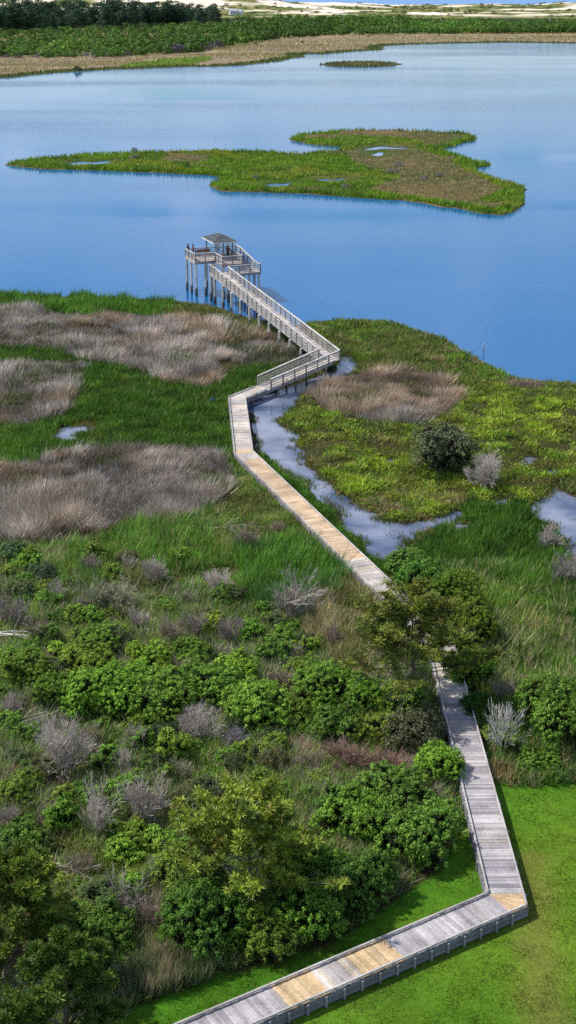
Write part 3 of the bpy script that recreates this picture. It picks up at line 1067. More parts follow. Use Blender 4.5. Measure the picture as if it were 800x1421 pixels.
DRY = [(0.26, 0.23, 0.21), (0.31, 0.28, 0.262), (0.20, 0.17, 0.147), (0.37, 0.345, 0.33), (0.215, 0.178, 0.14)]
beds = [
    ('pale grey brown reed bed along the pond left of the ramp', [(-160, 432), (0, 428), (55, 430), (93, 440), (140, 440), (183, 437), (221, 445), (297, 447), (345, 460), (385, 474), (430, 494), (386, 507), (345, 505), (317, 501), (293, 504), (308, 525), (297, 532), (272, 539),
      (235, 534), (218, 525), (205, 516), (170, 509), (127, 503), (118, 498), (80, 487), (0, 483), (-160, 483)], 62000),
    ('brown reed bed at the left edge behind the small pool', [(-160, 508), (0, 506), (80, 505), (118, 509), (122, 513), (108, 530), (113, 551), (98, 573), (42, 588), (0, 590), (-160, 595)], 22000),
    ('large oval dry reed bed left of the low boardwalk', [(-160, 650), (0, 650), (60, 643), (100, 628), (190, 621), (240, 623), (295, 636), (318, 650), (320, 668), (300, 690), (275, 715), (235, 722), (190, 722), (130, 735), (90, 752), (40, 754), (0, 748), (-160, 752)], 70000),
    ('round dry reed bed in the marsh right of the ramp', [(432, 545), (455, 530), (500, 521), (565, 513), (600, 524), (625, 541), (645, 550), (625, 570), (605, 580), (570, 592), (525, 588), (465, 575), (440, 558)], 36000),
    ('small tuft of dry reeds by the right pond shore', [(703, 538), (720, 533), (750, 535), (752, 541), (720, 544)], 1600)]
bed_px = [b[1] for b in beds]
for lab, poly, n in beds:
    P, z, q = scatter(poly, n//7, 5.0, min_s=.1, keep_path=1.45)
    tone = R.uniform(.62, 1.3, len(P))*(.75+.5*fbm(P[:, 0], P[:, 1], 1.6, 83, 2))
    c = pick(len(P), DRY, P, 5, 71, .5)*tone[:, None]
    red = fbm(P[:, 0], P[:, 1], 11, 79)
    c[red > .58] *= np.array((1.0, .89, .76))
    md = fbm(P[:, 0], P[:, 1], 3.4, 77, 2)
    hgt = (.35+1.2*np.clip((md-.2)*1.6, 0, 1))*R.uniform(.8, 1.2, len(P))
    c = c*(.62+.7*np.clip((md-.25)*2, 0, 1))[:, None]*np.array((.86, .84, .80))
    wx = (fbm(P[:, 0], P[:, 1], 3.0, 80, 3)-.5)*1.7
    wy = (fbm(P[:, 0], P[:, 1], 3.0, 81, 3)-.5)*1.7
    P, z, q, off, ti = tuft(P, z, q, 11, .27)
    off = off+np.stack([wx, wy], -1)[ti]
    kind = 'dry_reed_bed'; BL[kind] = []
    c = c[ti]*R.uniform(.75, 1.25, (len(P), 1))
    green = R.random(len(P)) < .04+.5*smooth(.60, .70, fbm(P[:, 0], P[:, 1], 6, 85, 3))
    c[green] = np.array((.10, .13, .03))
    add_blades(kind, P, z, hgt[ti]*R.uniform(.7, 1.08, len(P)), px_w(q, R.uniform(.6, 1.25, len(P))), c, .24, (.1, -.04), off, tipcol=c*1.2)
    flush(kind, M_REED, lab, 'reed bed')

GDK = [(0.032, 0.080, 0.010), (0.048, 0.112, 0.012), (0.068, 0.132, 0.016), (0.028, 0.064, 0.012)]
GBR = [(0.070, 0.155, 0.020), (0.105, 0.205, 0.03), (0.048, 0.115, 0.016), (0.14, 0.21, 0.045), (0.17, 0.16, 0.06)]
GOL = [(0.095, 0.115, 0.022), (0.13, 0.125, 0.04), (0.065, 0.105, 0.02), (0.18, 0.145, 0.07), (0.055, 0.115, 0.018)]
GYL = [(0.185, 0.25, 0.020), (0.225, 0.275, 0.026), (0.135, 0.215, 0.018), (0.085, 0.14, 0.02), (0.18, 0.19, 0.04)]
GTAN = [(0.30, 0.24, 0.13), (0.23, 0.175, 0.085), (0.36, 0.29, 0.18), (0.10, 0.13, 0.03)]
GMIX = [(0.05, 0.125, 0.02), (0.085, 0.15, 0.025), (0.17, 0.15, 0.055), (0.035, 0.085, 0.018), (0.26, 0.20, 0.11), (0.06, 0.11, 0.04)]
THK = [(0.12, 0.21, 0.03), (0.18, 0.25, 0.045), (0.24, 0.215, 0.09), (0.075, 0.14, 0.025), (0.31, 0.265, 0.165), (0.13, 0.18, 0.07), (0.10, 0.22, 0.03), (0.22, 0.20, 0.14)]
LAWN = [(0.045, 0.135, 0.010), (0.065, 0.165, 0.012), (0.10, 0.165, 0.016), (0.035, 0.11, 0.010)]

# (patch on the photo, number of blades, palette, height range, width px, lean)
patches = [
    ([(-190, 405), (60, 409), (200, 416), (245, 421), (225, 440), (100, 443), (55, 432), (-190, 430)], 14000, GBR[:3]+GDK[1:3], (.7, 1.2), 1.6, .2, 'marsh_grass'),
    ([(215, 420), (300, 428), (345, 440), (395, 456), (440, 490), (400, 480), (345, 458), (290, 449), (215, 446)], 9000, GOL, (.4, .8), 1.6, .25, 'marsh_grass'),
    ([(-190, 483), (85, 486), (120, 500), (60, 506), (-190, 506)], 4000, GDK, (.6, 1.0), 1.5, .2, 'marsh_grass'),
    ([(110, 500), (200, 515), (300, 535), (345, 506), (395, 508), (350, 545), (320, 545), (330, 640), (325, 655), (300, 632), (190, 618), (90, 628), (0, 648), (-190, 650), (-190, 592), (60, 588), (100, 575)], 60000, GDK+[(0.06, 0.12, 0.014), (0.09, 0.13, 0.02)], (.3, .8), 1.6, .28, 'marsh_grass'),
    ([(-190, 592), (70, 588), (120, 600), (90, 632), (0, 648), (-190, 650)], 12000, GBR[:3], (.4, .8), 1.6, .25, 'marsh_grass'),
    ([(318, 640), (345, 640), (515, 805), (500, 830), (440, 800), (330, 745), (270, 725), (322, 690)], 32000, GOL+THK[:4], (.2, .6), 1.7, .4, 'marsh_grass'),
    ([(330, 640), (350, 640), (525, 812), (505, 812), (400, 705)], 14000, GDK+GBR[:2], (.4, .8), 1.6, .2, 'marsh_grass'),
    ([(350, 625), (360, 628), (545, 790), (530, 800), (440, 712)], 11000, GBR[:3]+GDK, (.25, .55), 1.5, .25, 'marsh_grass'),
    ([(-190, 752), (90, 752), (200, 722), (300, 700), (340, 745), (440, 800), (500, 835), (470, 900), (330, 870), (200, 860), (-190, 830)], 60000, THK+GBR[:2]+GOL, (.2, .85), 1.7, .4, 'marsh_grass'),
    ([(95, 765), (200, 725), (330, 740), (350, 790), (240, 800), (120, 820)], 6000, GBR, (.8, 1.4), 1.9, .22, 'marsh_grass'),
    ([(325, 765), (420, 750), (480, 800), (440, 860), (390, 850), (340, 840)], 7000, GBR[:3]+[(0.07, 0.15, 0.05)], (.9, 1.5), 2.1, .18, 'marsh_grass'),
    ([(-190, 820), (200, 850), (470, 890), (600, 960), (628, 1100), (640, 1130), (612, 1195), (550, 1240), (465, 1293), (380, 1330), (300, 1342), (200, 1385), (120, 1450), (-190, 1450)], 170000, THK, (.25, 1.0), 2.0, .42, 'marsh_grass'),
    ([(100, 1185), (230, 1175), (250, 1215), (190, 1260), (110, 1240)], 9000, [(0.10, 0.16, 0.02), (0.15, 0.18, 0.03), (0.20, 0.16, 0.07)], (.3, .6), 2.0, .4, 'marsh_grass'),
    # right hand marsh
    ([(425, 447), (470, 443), (545, 446), (612, 470), (672, 503), (720, 527), (1010, 545), (1010, 560), (640, 560), (560, 510), (450, 525), (425, 530)], 34000, GOL+GYL[2:4], (.3, .6), 1.8, .35, 'marsh_grass'),
    ([(375, 598), (420, 548), (560, 590), (645, 552), (700, 528), (1010, 545), (1010, 720), (800, 690), (700, 700), (640, 712), (560, 730), (470, 680)], 95000, GYL, (.22, .5), 2.2, .45, 'yellow_green_marsh_plants'),
    ([(430, 650), (520, 690), (640, 690), (650, 725), (560, 735), (480, 690)], 9000, GOL+GTAN[:2], (.2, .5), 2.0, .45, 'marsh_grass'),
    ([(545, 790), (640, 705), (720, 690), (780, 760), (960, 800), (960, 860), (700, 850), (600, 830)], 42000, GDK+GBR[:1], (.5, 1.0), 1.8, .22, 'marsh_grass'),
    ([(600, 790), (820, 780), (980, 1000), (700, 1000), (640, 930)], 36000, THK[:5]+GDK[:2]+GBR[:1], (.6, 1.3), 1.9, .28, 'marsh_grass'),
    ([(650, 980), (980, 960), (980, 1090), (680, 1090), (655, 1060)], 24000, GMIX+GBR[:3]+GTAN[:2], (.4, 1.0), 2.1, .3, 'marsh_grass'),
    ([(470, 800), (530, 825), (610, 880), (640, 990), (560, 1000), (480, 960), (440, 900)], 16000, GMIX+GTAN[:2], (.4, 1.0), 1.9, .3, 'marsh_grass'),
    ([(425, 880), (470, 800), (525, 830), (520, 900), (480, 930)], 9000, GTAN, (.6, 1.2), 1.8, .22, 'marsh_grass'),
]
for poly, n, pal, (h0, h1), w, lean, kind in patches:
    P, z, q = scatter(poly, int(n*1.15)//5, 7.0, keep_path=1.05)
    # keep the dry beds to the reeds
    keep = np.ones(len(P), bool)
    for b in bed_px: keep &= ~inside(q+np.array([0, 2.0]), np.array(b, float))
    keep |= R.random(len(P)) < .03
    P, z, q = P[keep], z[keep], q[keep]
    hn = fbm(P[:, 0], P[:, 1], 2.2, 90, 3)
    hgt = (h0+(h1-h0)*np.clip((hn-.25)*2, 0, 1))*R.uniform(.6, 1.35, len(P))
    c = pick(len(P), pal, P, 4.5, 91, .55)
    if kind.startswith('yellow'):
        mound = np.clip((fbm(P[:, 0], P[:, 1], 1.5, 93, 2)-.33)*2.4, 0, 1)
        z = z+mound*.28
        hgt = hgt*(.4+.5*mound)
        c = c*(.7+.4*mound[:, None])
        brown = fbm(P[:, 0], P[:, 1], 3.2, 94) > .645
        c[brown] = c[brown]*np.array((.85, .70, 1.3))
    P, z, q, off, ti = tuft(P, z, q, 5, .16 if q[:, 1].mean() > 700 else .22)
    c = c[ti]*R.uniform(.78, 1.22, (len(P), 1))
    add_blades(kind, P, z, hgt[ti]*R.uniform(.65, 1.15, len(P)), px_w(q, w*R.uniform(.6, 1.4, len(P))), c, lean, (.1, -.05), off, tipcol=c*R.uniform(1.0, 1.3, (len(P), 1)))
# ragged tufts along the edges of the creek and pools
for pl, n in ((creek, 5200), (pool_r, 2200), (pool_l, 1500), (pool_s, 900)):
    lo, hi = pl.min(0)-1.5, pl.max(0)+1.5
    P = R.uniform(lo, hi, (n*6, 2))
    z, s_ = terrain(P)
    k_ = (s_ > -.55) & (s_ < .6) & (seg_dist(P, LOWPATH) > 1.2) & (seg_dist(P, RAMPLINE) > .6) & (fbm(P[:, 0], P[:, 1], 1.3, 120, 2) > .5)
    P, z = P[k_][:n//4], np.maximum(z[k_], -.05)[:n//4]
    P, z, q, off, ti = tuft(P, z, P, 6, .15)
    c = pick(len(P), [(.06, .10, .015), (.11, .12, .02), (.16, .12, .05), (.04, .07, .015)], P, 2)
    add_blades('marsh_grass', P, z, R.uniform(.15, .5, len(P)), R.uniform(.05, .13, len(P)), c, .35, (0, 0), off)
flush('yellow_green_marsh_plants', M_GRASS, 'low bright yellow green marsh plants right of the creek', 'marsh plants')

# stems and weed standing in the shallows of the creek
for pl, n in ((creek, 260), (pool_r, 160)):
    lo, hi = pl.min(0), pl.max(0)
    P = R.uniform(lo, hi, (n*14, 2))
    z, s_ = terrain(P)
    nf = fbm(P[:, 0], P[:, 1], 2.2, 170, 3)
    k_ = (s_ > -2.6) & (s_ < -.2) & (nf > .575) & (P[:, 1] < 122) & (seg_dist(P, LOWPATH) > 1.3)
    P = P[k_][:n]
    P, z, q, off, ti = tuft(P, np.zeros(len(P)), P, 7, .2)
    c = pick(len(P), [(.05, .08, .015), (.09, .10, .025), (.12, .10, .05), (.035, .05, .015)], P, 2)
    add_blades('marsh_grass', P, z, R.uniform(.08, .32, len(P)), R.uniform(.05, .12, len(P)), c, .5, (0, 0), off)

flush('marsh_grass', M_GRASS, 'mixed green and olive marsh grass covering the wet ground', 'grass')
# lawn blades
P, z, q = scatter([(100, 1460), (300, 1348), (470, 1300), (555, 1247), (632, 1150), (650, 1085), (690, 1083), (1000, 1076), (1000, 1500), (100, 1500)], 185000, 2.0, .3, .2, 1.0)
k_ = sdf(P, lawn_poly) > -.15
P, z, q = P[k_], z[k_], q[k_]
wd = seg_dist(P, [tuple(x) for x in wc])
wl = (1-smooth(.2, 1.9, wd+(fbm(P[:, 0], P[:, 1], 1.6, 31)-.5)*1.8))
nn = np.clip((fbm(P[:, 0], P[:, 1], 5, 33)-.33)*2.2+R.normal(0, .12, len(P)), 0, 1)
c = leafgrad((0.080, 0.170, 0.014), (0.160, 0.210, 0.022), nn)*R.uniform(.7, 1.3, (len(P), 1))
br = (R.random(len(P)) < wl*.30) | (R.random(len(P)) < .02+.3*smooth(.60, .72, fbm(P[:, 0], P[:, 1], 3.5, 131)))
c[br] = np.array((0.24, 0.18, 0.06))*R.uniform(.6, 1.2, (br.sum(), 1))
near = seg_dist(P, LOWPATH) < 1.35
c[near & (R.random(len(P)) < .5)] = (0.15, 0.10, 0.05)
add_blades('lawn_grass', P, z, R.uniform(.03, .14, len(P))*(.6+.9*fbm(P[:, 0], P[:, 1], .9, 140, 2)), px_w(q, R.uniform(1.0, 2.2, len(P))), c, .5)
flush('lawn_grass', M_GRASS, 'short mown lawn grass around the bend of the boardwalk', 'grass')

# bare stems and dead weeds standing all through the thicket
P, z, q = scatter([(-60, 790), (200, 800), (380, 850), (480, 880), (600, 970), (625, 1110), (600, 1180), (540, 1230), (460, 1280), (300, 1330), (190, 1375), (-60, 1440)], 5200, 8)
kk = fbm(P[:, 0], P[:, 1], 4, 150, 3) > .46
P, z, q = P[kk], z[kk], q[kk]
c = pick(len(P), [(.22, .20, .165), (.30, .28, .24), (.20, .165, .11), (.15, .19, .06), (.12, .18, .04), (.20, .21, .09)], P, 3)
P, z, q, off, ti = tuft(P, z, q, 9, .2)
add_blades('undergrowth_stems', P, z, R.uniform(.5, 1.5, len(P)), px_w(q, R.uniform(.5, 1.0, len(P))), c[ti]*R.uniform(.7, 1.3, (len(P), 1)), .3, (.05, 0), off*1.3)
flush('undergrowth_stems', M_REED, 'thin grey and brown dead stems standing through the thicket', 'undergrowth')

# tall pale reeds at the thicket edge by the lawn
P, z, q = scatter([(175, 1350), (235, 1325), (300, 1335), (295, 1358), (215, 1385), (175, 1385)], 3600, 3)
c = pick(len(P), [(0.10, 0.14, 0.06), (0.16, 0.17, 0.09), (0.30, 0.25, 0.16), (0.08, 0.12, 0.04)], P, 2)
add_blades('tall_reed_clump', P, z, R.uniform(.7, 1.5, len(P)), px_w(q, R.uniform(1.2, 2.2, len(P))), c, .16)
flush('tall_reed_clump', M_GRASS, 'tall pale green reeds at the thicket edge above the lawn, lower left', 'reeds')

# dead brush patch
P, z, q = scatter([(395, 1035), (450, 1020), (520, 1035), (590, 1050), (612, 1085), (560, 1110), (480, 1120), (420, 1105)], 9000, 4)
c = pick(len(P), [(0.23, 0.15, 0.13), (0.30, 0.22, 0.20), (0.18, 0.10, 0.08), (0.36, 0.29, 0.26)], P, 2)
add_blades('dead_brush', P, z, R.uniform(.2, .7, len(P)), px_w(q, R.uniform(.8, 1.3, len(P))), c, .8)
flush('dead_brush', M_REED, 'tangle of dead reddish brown brush in the middle of the thicket', 'brush')

# island grass
isl_px = [(4, 229), (20, 225), (60, 220), (120, 216), (180, 213), (240, 210), (300, 209), (360, 211), (420, 214), (440, 212), (468, 210), (473, 204), (440, 201), (410, 197), (404, 192), (415, 187), (440, 185), (480, 182), (540, 181), (600, 183), (640, 185), (664, 191), (655, 196),
          (632, 202), (614, 207), (618, 211), (645, 218), (655, 224), (680, 227), (678, 231), (660, 232), (662, 240), (690, 249), (720, 257), (733, 264), (728, 274), (727, 284), (705, 296), (695, 299), (670, 296), (640, 290), (600, 284), (560, 279), (500, 274), (440, 270), (380, 268), (310, 265), (288, 258), (310, 248), (290, 243), (230, 241), (170, 238), (110, 236), (50, 234)]
P, z, q = scatter(isl_px, 70000, 1.2, 0.2, .35)
t1 = fbm(P[:, 0], P[:, 1], 22, 100)
edge_d = sdf(P, island)
brown = inside(q, np.array([(480, 213), (500, 203), (560, 201), (590, 212), (625, 222), (650, 240), (700, 262), (660, 280), (560, 274), (510, 262), (560, 246), (520, 236), (490, 226)], float)) | (t1 > .575)
brown &= edge_d > 3
c = pick(len(P), [(0.09, 0.17, 0.012), (0.125, 0.21, 0.014), (0.06, 0.125, 0.012), (0.16, 0.20, 0.02)], P, 15, 101, .75)
k_ = brown & (R.random(len(P)) < .9)
c[k_] = pick(k_.sum(), [(0.20, 0.145, 0.075), (0.15, 0.11, 0.05), (0.25, 0.19, 0.12)])
_, s_ = terrain(P)
hgt = R.uniform(.25, .65, len(P))*np.where(brown, .6, 1.0)*np.where(edge_d < 4, 1.8, np.where(s_ < 3, .4, 1))
add_blades('island_grass', P, z, hgt, px_w(q, R.uniform(1.3, 2.4, len(P))), c, .35)
flush('island_grass', M_GRASS, 'green and brown grass covering the marsh island in the pond', 'grass')

# far marsh grass
P, z, q = scatter([(-30, 110), (100, 100), (200, 96), (300, 93), (390, 86), (445, 77), (500, 72), (535, 68), (540, 63), (640, 61), (830, 60), (830, 45), (400, 50), (300, 74), (180, 80), (-30, 82)], 30000, .6, .3, 1.5)
c = pick(len(P), [(0.33, 0.26, 0.17), (0.27, 0.21, 0.12), (0.22, 0.19, 0.08), (0.38, 0.30, 0.22)], P*np.array([.3, 1.6]), 50, 103, .8)
gm = inside(q, np.array([(165, 97), (170, 90), (230, 82), (290, 79), (296, 83), (270, 90), (215, 95)], float))
c[gm] = pick(gm.sum(), [(0.12, 0.19, 0.03), (0.15, 0.2, 0.04)])
_, s_ = terrain(P)
c[s_ < 10] = pick((s_ < 10).sum(), [(0.05, 0.085, 0.02), (0.08, 0.09, 0.03)])
add_blades('far_marsh_grass', P, z, R.uniform(.4, 1.1, len(P)), px_w(q, R.uniform(1.0, 1.8, len(P))), c, .5)
P, z, q = scatter([(441, 89), (470, 86), (520, 86), (551, 88), (545, 91), (500, 93), (455, 92)], 1500, .3, .2, .3)
add_blades('far_marsh_grass', P, z, R.uniform(.6, 1.4, len(P)), px_w(q, 1.4), pick(len(P), [(0.08, 0.09, 0.03), (0.12, 0.11, 0.05)]), .3)
flush('far_marsh_grass', M_REED, 'tan grass of the flat marsh along the far shore of the pond', 'grass')


# ------------------------------------------------------------------ shrubs and trees
def rand_dirs(n, up=-.25):
    d = R.normal(0, 1, (n*3+20, 3)); d /= np.linalg.norm(d, axis=1)[:, None]
    d = d[d[:, 2] > up]
    while len(d) < n:
        e_ = R.normal(0, 1, (n, 3)); e_ /= np.linalg.norm(e_, axis=1)[:, None]
        d = np.concatenate([d, e_[e_[:, 2] > up]])
    return d[:n]


def leaf_quads(C_, N, L, W, col):
    """diamond leaves at C_, facing N"""
    n = len(C_)
    N = N/np.linalg.norm(N, axis=1)[:, None]
    r = R.normal(0, 1, (n, 3))
    a = np.cross(N, r); a /= np.linalg.norm(a, axis=1)[:, None]
    b = np.cross(N, a)
    L = L[:, None]/2; W = W[:, None]/2
    V = np.stack([C_-a*L, C_+b*W, C_+a*L, C_-b*W], 1).reshape(-1, 3)
    return V, np.repeat(col, 4, 0)


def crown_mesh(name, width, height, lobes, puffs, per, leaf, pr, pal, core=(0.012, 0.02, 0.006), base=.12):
    """dome of lobes covered in rosette clumps of leaves with dark gaps between"""
    rx = width/2
    lob = []
    for i in range(lobes):
        a = R.uniform(0, 2*math.pi); r = rx*math.sqrt(R.uniform(.02, 1))*.78
        top = height*(1-.42*(r/rx)**1.6)*R.uniform(.62, 1.12)
        rr = R.uniform(.22, .42)*rx*(1.0 if lobes > 4 else 1.3)
        rz_ = min(rr*R.uniform(.8, 1.1), top*.55)
        lob.append((np.array((r*math.cos(a), r*math.sin(a), max(top-rz_, rz_*.7))), np.array((rr, rr, rz_))))
    lob.append((np.array((0, 0, height*.40)), np.array((rx*.60, rx*.60, height*.40))))
    wts = np.array([l[1][0]**2 for l in lob]); wts /= wts.sum()
    pal = np.array(pal)
    lt = R.uniform(.62, 1.3, len(lob))
    pc, pn, tone = [], [], []
    while len(pc) < puffs:
        i = R.choice(len(lob), p=wts)
        d = rand_dirs(1, -.45)[0]
        p = lob[i][0]+d*lob[i][1]*R.uniform(.85, 1.08)
        if p[2] < base*height: continue
        ins = 0
        for j, (c_, r_) in enumerate(lob):
            if j != i and (((p-c_)/r_)**2).sum() < .62: ins = 1; break
        if ins: continue
        pc.append(p+R.normal(0, .06, 3)*width**.5); pn.append(d); tone.append(R.random()*.75+lt[i]*.55-.35)
    pc, pn, tone = np.array(pc), np.array(pn), np.array(tone)
    n = puffs*per
    ci = np.repeat(np.arange(puffs), per)
    d = R.normal(0, 1, (n, 3)); d /= np.linalg.norm(d, axis=1)[:, None]
    axis_ = pn*.8+np.array((0, 0, .7)); axis_ /= np.linalg.norm(axis_, axis=1)[:, None]
    ax = axis_[ci]
    flip = (d*ax).sum(1) < -.15
    d[flip] *= -1
    rad = pr*R.uniform(.7, 1.35, puffs)[ci]
    p = pc[ci]+d*(rad*R.uniform(.55, 1.0, n))[:, None]
    t = np.clip((d*ax).sum(1)*.55+.25+R.normal(0, .16, n), 0, .999)   # young outer leaves lighter; bright tops and shaded undersides put into the colour
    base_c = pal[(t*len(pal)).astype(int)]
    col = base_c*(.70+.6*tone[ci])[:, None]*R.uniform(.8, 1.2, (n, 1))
    N = d*.9+ax*.5+R.normal(0, .35, (n, 3))
    V, C_ = leaf_quads(p, N, leaf*R.uniform(.8, 1.3, n), leaf*R.uniform(.5, .8, n), col)
    F = np.arange(len(V)).reshape(-1, 4)
    # leaves deep in the crown, shade between clumps put into their dark colour
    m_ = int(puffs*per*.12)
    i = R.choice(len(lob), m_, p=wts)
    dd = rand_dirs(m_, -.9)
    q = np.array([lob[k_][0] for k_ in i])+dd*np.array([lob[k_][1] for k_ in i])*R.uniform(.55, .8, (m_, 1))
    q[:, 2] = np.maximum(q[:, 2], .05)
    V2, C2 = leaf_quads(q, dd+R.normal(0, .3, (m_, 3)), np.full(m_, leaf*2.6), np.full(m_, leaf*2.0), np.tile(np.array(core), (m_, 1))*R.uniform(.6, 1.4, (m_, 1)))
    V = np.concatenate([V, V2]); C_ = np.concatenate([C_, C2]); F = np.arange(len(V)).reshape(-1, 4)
    return mesh_np(name, V, F, C_)


def stems_mesh(name, width, height, k=6, col=(.16, .14, .12)):
    mb = MB()
    for i in range(k):
        a = R.uniform(0, 2*math.pi); r = R.uniform(.15, .4)*width
        p1 = (r*.35*math.cos(a), r*.35*math.sin(a), height*.35)
        p2 = (r*math.cos(a), r*math.sin(a), height*R.uniform(.6, .8))
        mb.tube([(R.uniform(-.1, .1), R.uniform(-.1, .1), -.1), p1, p2], [.05, .035, .015], 4, col)
    return mb.mesh(name)


class Prisms:
    """many thin tapered three sided twigs, kept in arrays"""
    def __init__(s): s.a, s.b, s.ra, s.rb, s.c = [], [], [], [], []

    def add(s, a, b, ra, rb, c): s.a.append(a); s.b.append(b); s.ra.append(ra); s.rb.append(rb); s.c.append(c)

    def mesh(s, name):
        a, b = np.array(s.a), np.array(s.b); ra, rb = np.array(s.ra), np.array(s.rb); c = np.array(s.c)
        d = b-a; d /= np.maximum(np.linalg.norm(d, axis=1), 1e-6)[:, None]
        u = np.cross(d, np.array((.31, .17, .93))); u /= np.maximum(np.linalg.norm(u, axis=1), 1e-6)[:, None]
        w = np.cross(d, u)
        V = []
        for p, r in ((a, ra), (b, rb)):
            for k_ in range(3):
                t = 2*math.pi*k_/3
                V.append(p+(u*math.cos(t)+w*math.sin(t))*r[:, None])
        V = np.stack(V, 1).reshape(-1, 3)
        n = len(a); o = np.arange(n)[:, None]*6
        F = np.concatenate([o+np.array([[k_, (k_+1) % 3, 3+(k_+1) % 3, 3+k_]]) for k_ in range(3)], 0)
        return mesh_np(name, V, F, np.repeat(c, 6, 0))


def grow(pr, p, d, length, r, depth, col, spread, up, kids, tw):
    n = 3 if depth > 1 else 2
    q = np.array(p)
    for i in range(n):
        d = d+R.normal(0, .16, 3)+np.array((0, 0, up)); d /= np.linalg.norm(d)
        q2 = q+d*length/n
        r2 = max(r*(1-.28*(i+1)/n), tw)
        pr.add(q, q2, r, r2, np.array(col)*R.uniform(.75, 1.25))
        q, r = q2, r2
        if depth > 0:
            for k_ in range(kids if i < n-1 else kids+1):
                if R.random() < .12: continue
                e_ = d+R.normal(0, spread, 3); e_ /= np.linalg.norm(e_)
                grow(pr, q, e_, length*R.uniform(.5, .78), max(r*.66, tw), depth-1, col, spread, up, kids, tw)


def bare_mesh(name, width, height, stems, col=(.34, .31, .30), depth=3, spread=.30, tw=.007):
    pr = Prisms()
    for i in range(stems):
        a = R.uniform(0, 2*math.pi)
        t = R.uniform(.1, 1)
        d = np.array((math.cos(a)*t*width/height*.62, math.sin(a)*t*width/height*.62, 1.0)); d /= np.linalg.norm(d)
        grow(pr, np.array((R.uniform(-.12, .12)*width, R.uniform(-.12, .12)*width, -.05)), d, height*R.uniform(.36, .64), .026, depth, col, spread, .09, 2, tw)
    return pr.mesh(name)


def pine_meshes(width, height, tufts, per, needle, pal, seed, limb_lo=.25, dead=3):
    """trunk with curved limbs; tufts of needles sit at the limb and twig ends"""
    tr = MB(); bark = (.20, .15, .12)
    lean = R.normal(0, .03, 2)
    pts = [(lean[0]*height*t_**1.3, lean[1]*height*t_**1.3, height*t_-.15*(t_ == 0)) for t_ in (0, .2, .4, .6, .8, .97)]
    tr.tube(pts, [.17, .15, .12, .09, .06, .025], 6, bark)
    ends = []
    nl = 38
    lm_ = Prisms()
    for i in range(nl):
        t_ = limb_lo+(1-limb_lo)*(i+.5)/nl
        b = np.array((lean[0]*height*t_, lean[1]*height*t_, height*t_))
        a = i*2.4+R.normal(0, .4)
        ln = width/2*(1.12-.78*t_**1.8)*R.uniform(.65, 1.1)
        d = np.array((math.cos(a), math.sin(a), .18+.5*t_))
        p = b.copy(); r = .05*(1.1-t_)+.012
        for j in range(5):
            d = d+R.normal(0, .12, 3)+np.array((0, 0, .06)); d /= np.linalg.norm(d)
            p2 = p+d*ln/5
            lm_.add(p, p2, r, r*.8, np.array((.24, .19, .15))*R.uniform(.7, 1.3)); r *= .8
            p = p2
            if j > 0:
                for s_ in range(4):
                    e_ = d+R.normal(0, .85, 3); e_[2] = abs(e_[2])*.6+.05; e_ /= np.linalg.norm(e_)
                    p3 = p+e_*R.uniform(.35, .9)*ln/3
                    lm_.add(p, p3, r*.6, .008, np.array((.24, .19, .15))*R.uniform(.7, 1.3))
                    ends.append(p3); ends.append(p+(p3-p)*.55)
        ends.append(p)
    for i in range(dead):
        p = np.array((0, 0, height*R.uniform(.15, .45))); a = R.uniform(0, 6.28)
        grow(lm_, p, np.array((math.cos(a), math.sin(a), .25)), width*.22, .025, 2, (.36, .32, .29), .5, .02, 1, .010)
    ends = np.array(ends)
    k_ = R.permutation(len(ends))[:tufts]
    c0 = ends[k_]
    n = len(c0)*per
    ci = np.repeat(np.arange(len(c0)), per)
    d = R.normal(0, 1, (n, 3)); d[:, 2] = d[:, 2]*.8+.45; d /= np.linalg.norm(d, axis=1)[:, None]
    ln = needle*R.uniform(.6, 1.15, n)*R.uniform(.75, 1.2, len(c0))[ci]
    wv = np.cross(d, R.normal(0, 1, (n, 3))); wv /= np.linalg.norm(wv, axis=1)[:, None]
    w = needle*.12
    b = c0[ci]+d*needle*.05
    V = np.stack([b-wv*w*.5, b+d*(ln*.6)[:, None]-wv*w*.6, b+d*ln[:, None], b+d*(ln*.6)[:, None]+wv*w*.6], 1).reshape(-1, 3)
    pal = np.array(pal)
    tone = R.random(len(c0))
    cc = pal[(np.clip(tone*.7+R.random(len(c0))*.3, 0, .999)*len(pal)).astype(int)][ci]*R.uniform(.75, 1.25, (n, 1))
    core = R.random(n) < .08
    cc[core] = (.12, .07, .035)
    F = np.arange(len(V)).reshape(-1, 4)
    return {'trunk': tr.mesh('trunk', True), 'limbs': lm_.mesh('limbs'), 'crown': mesh_np('crown', V, F, np.repeat(cc, 4, 0))}


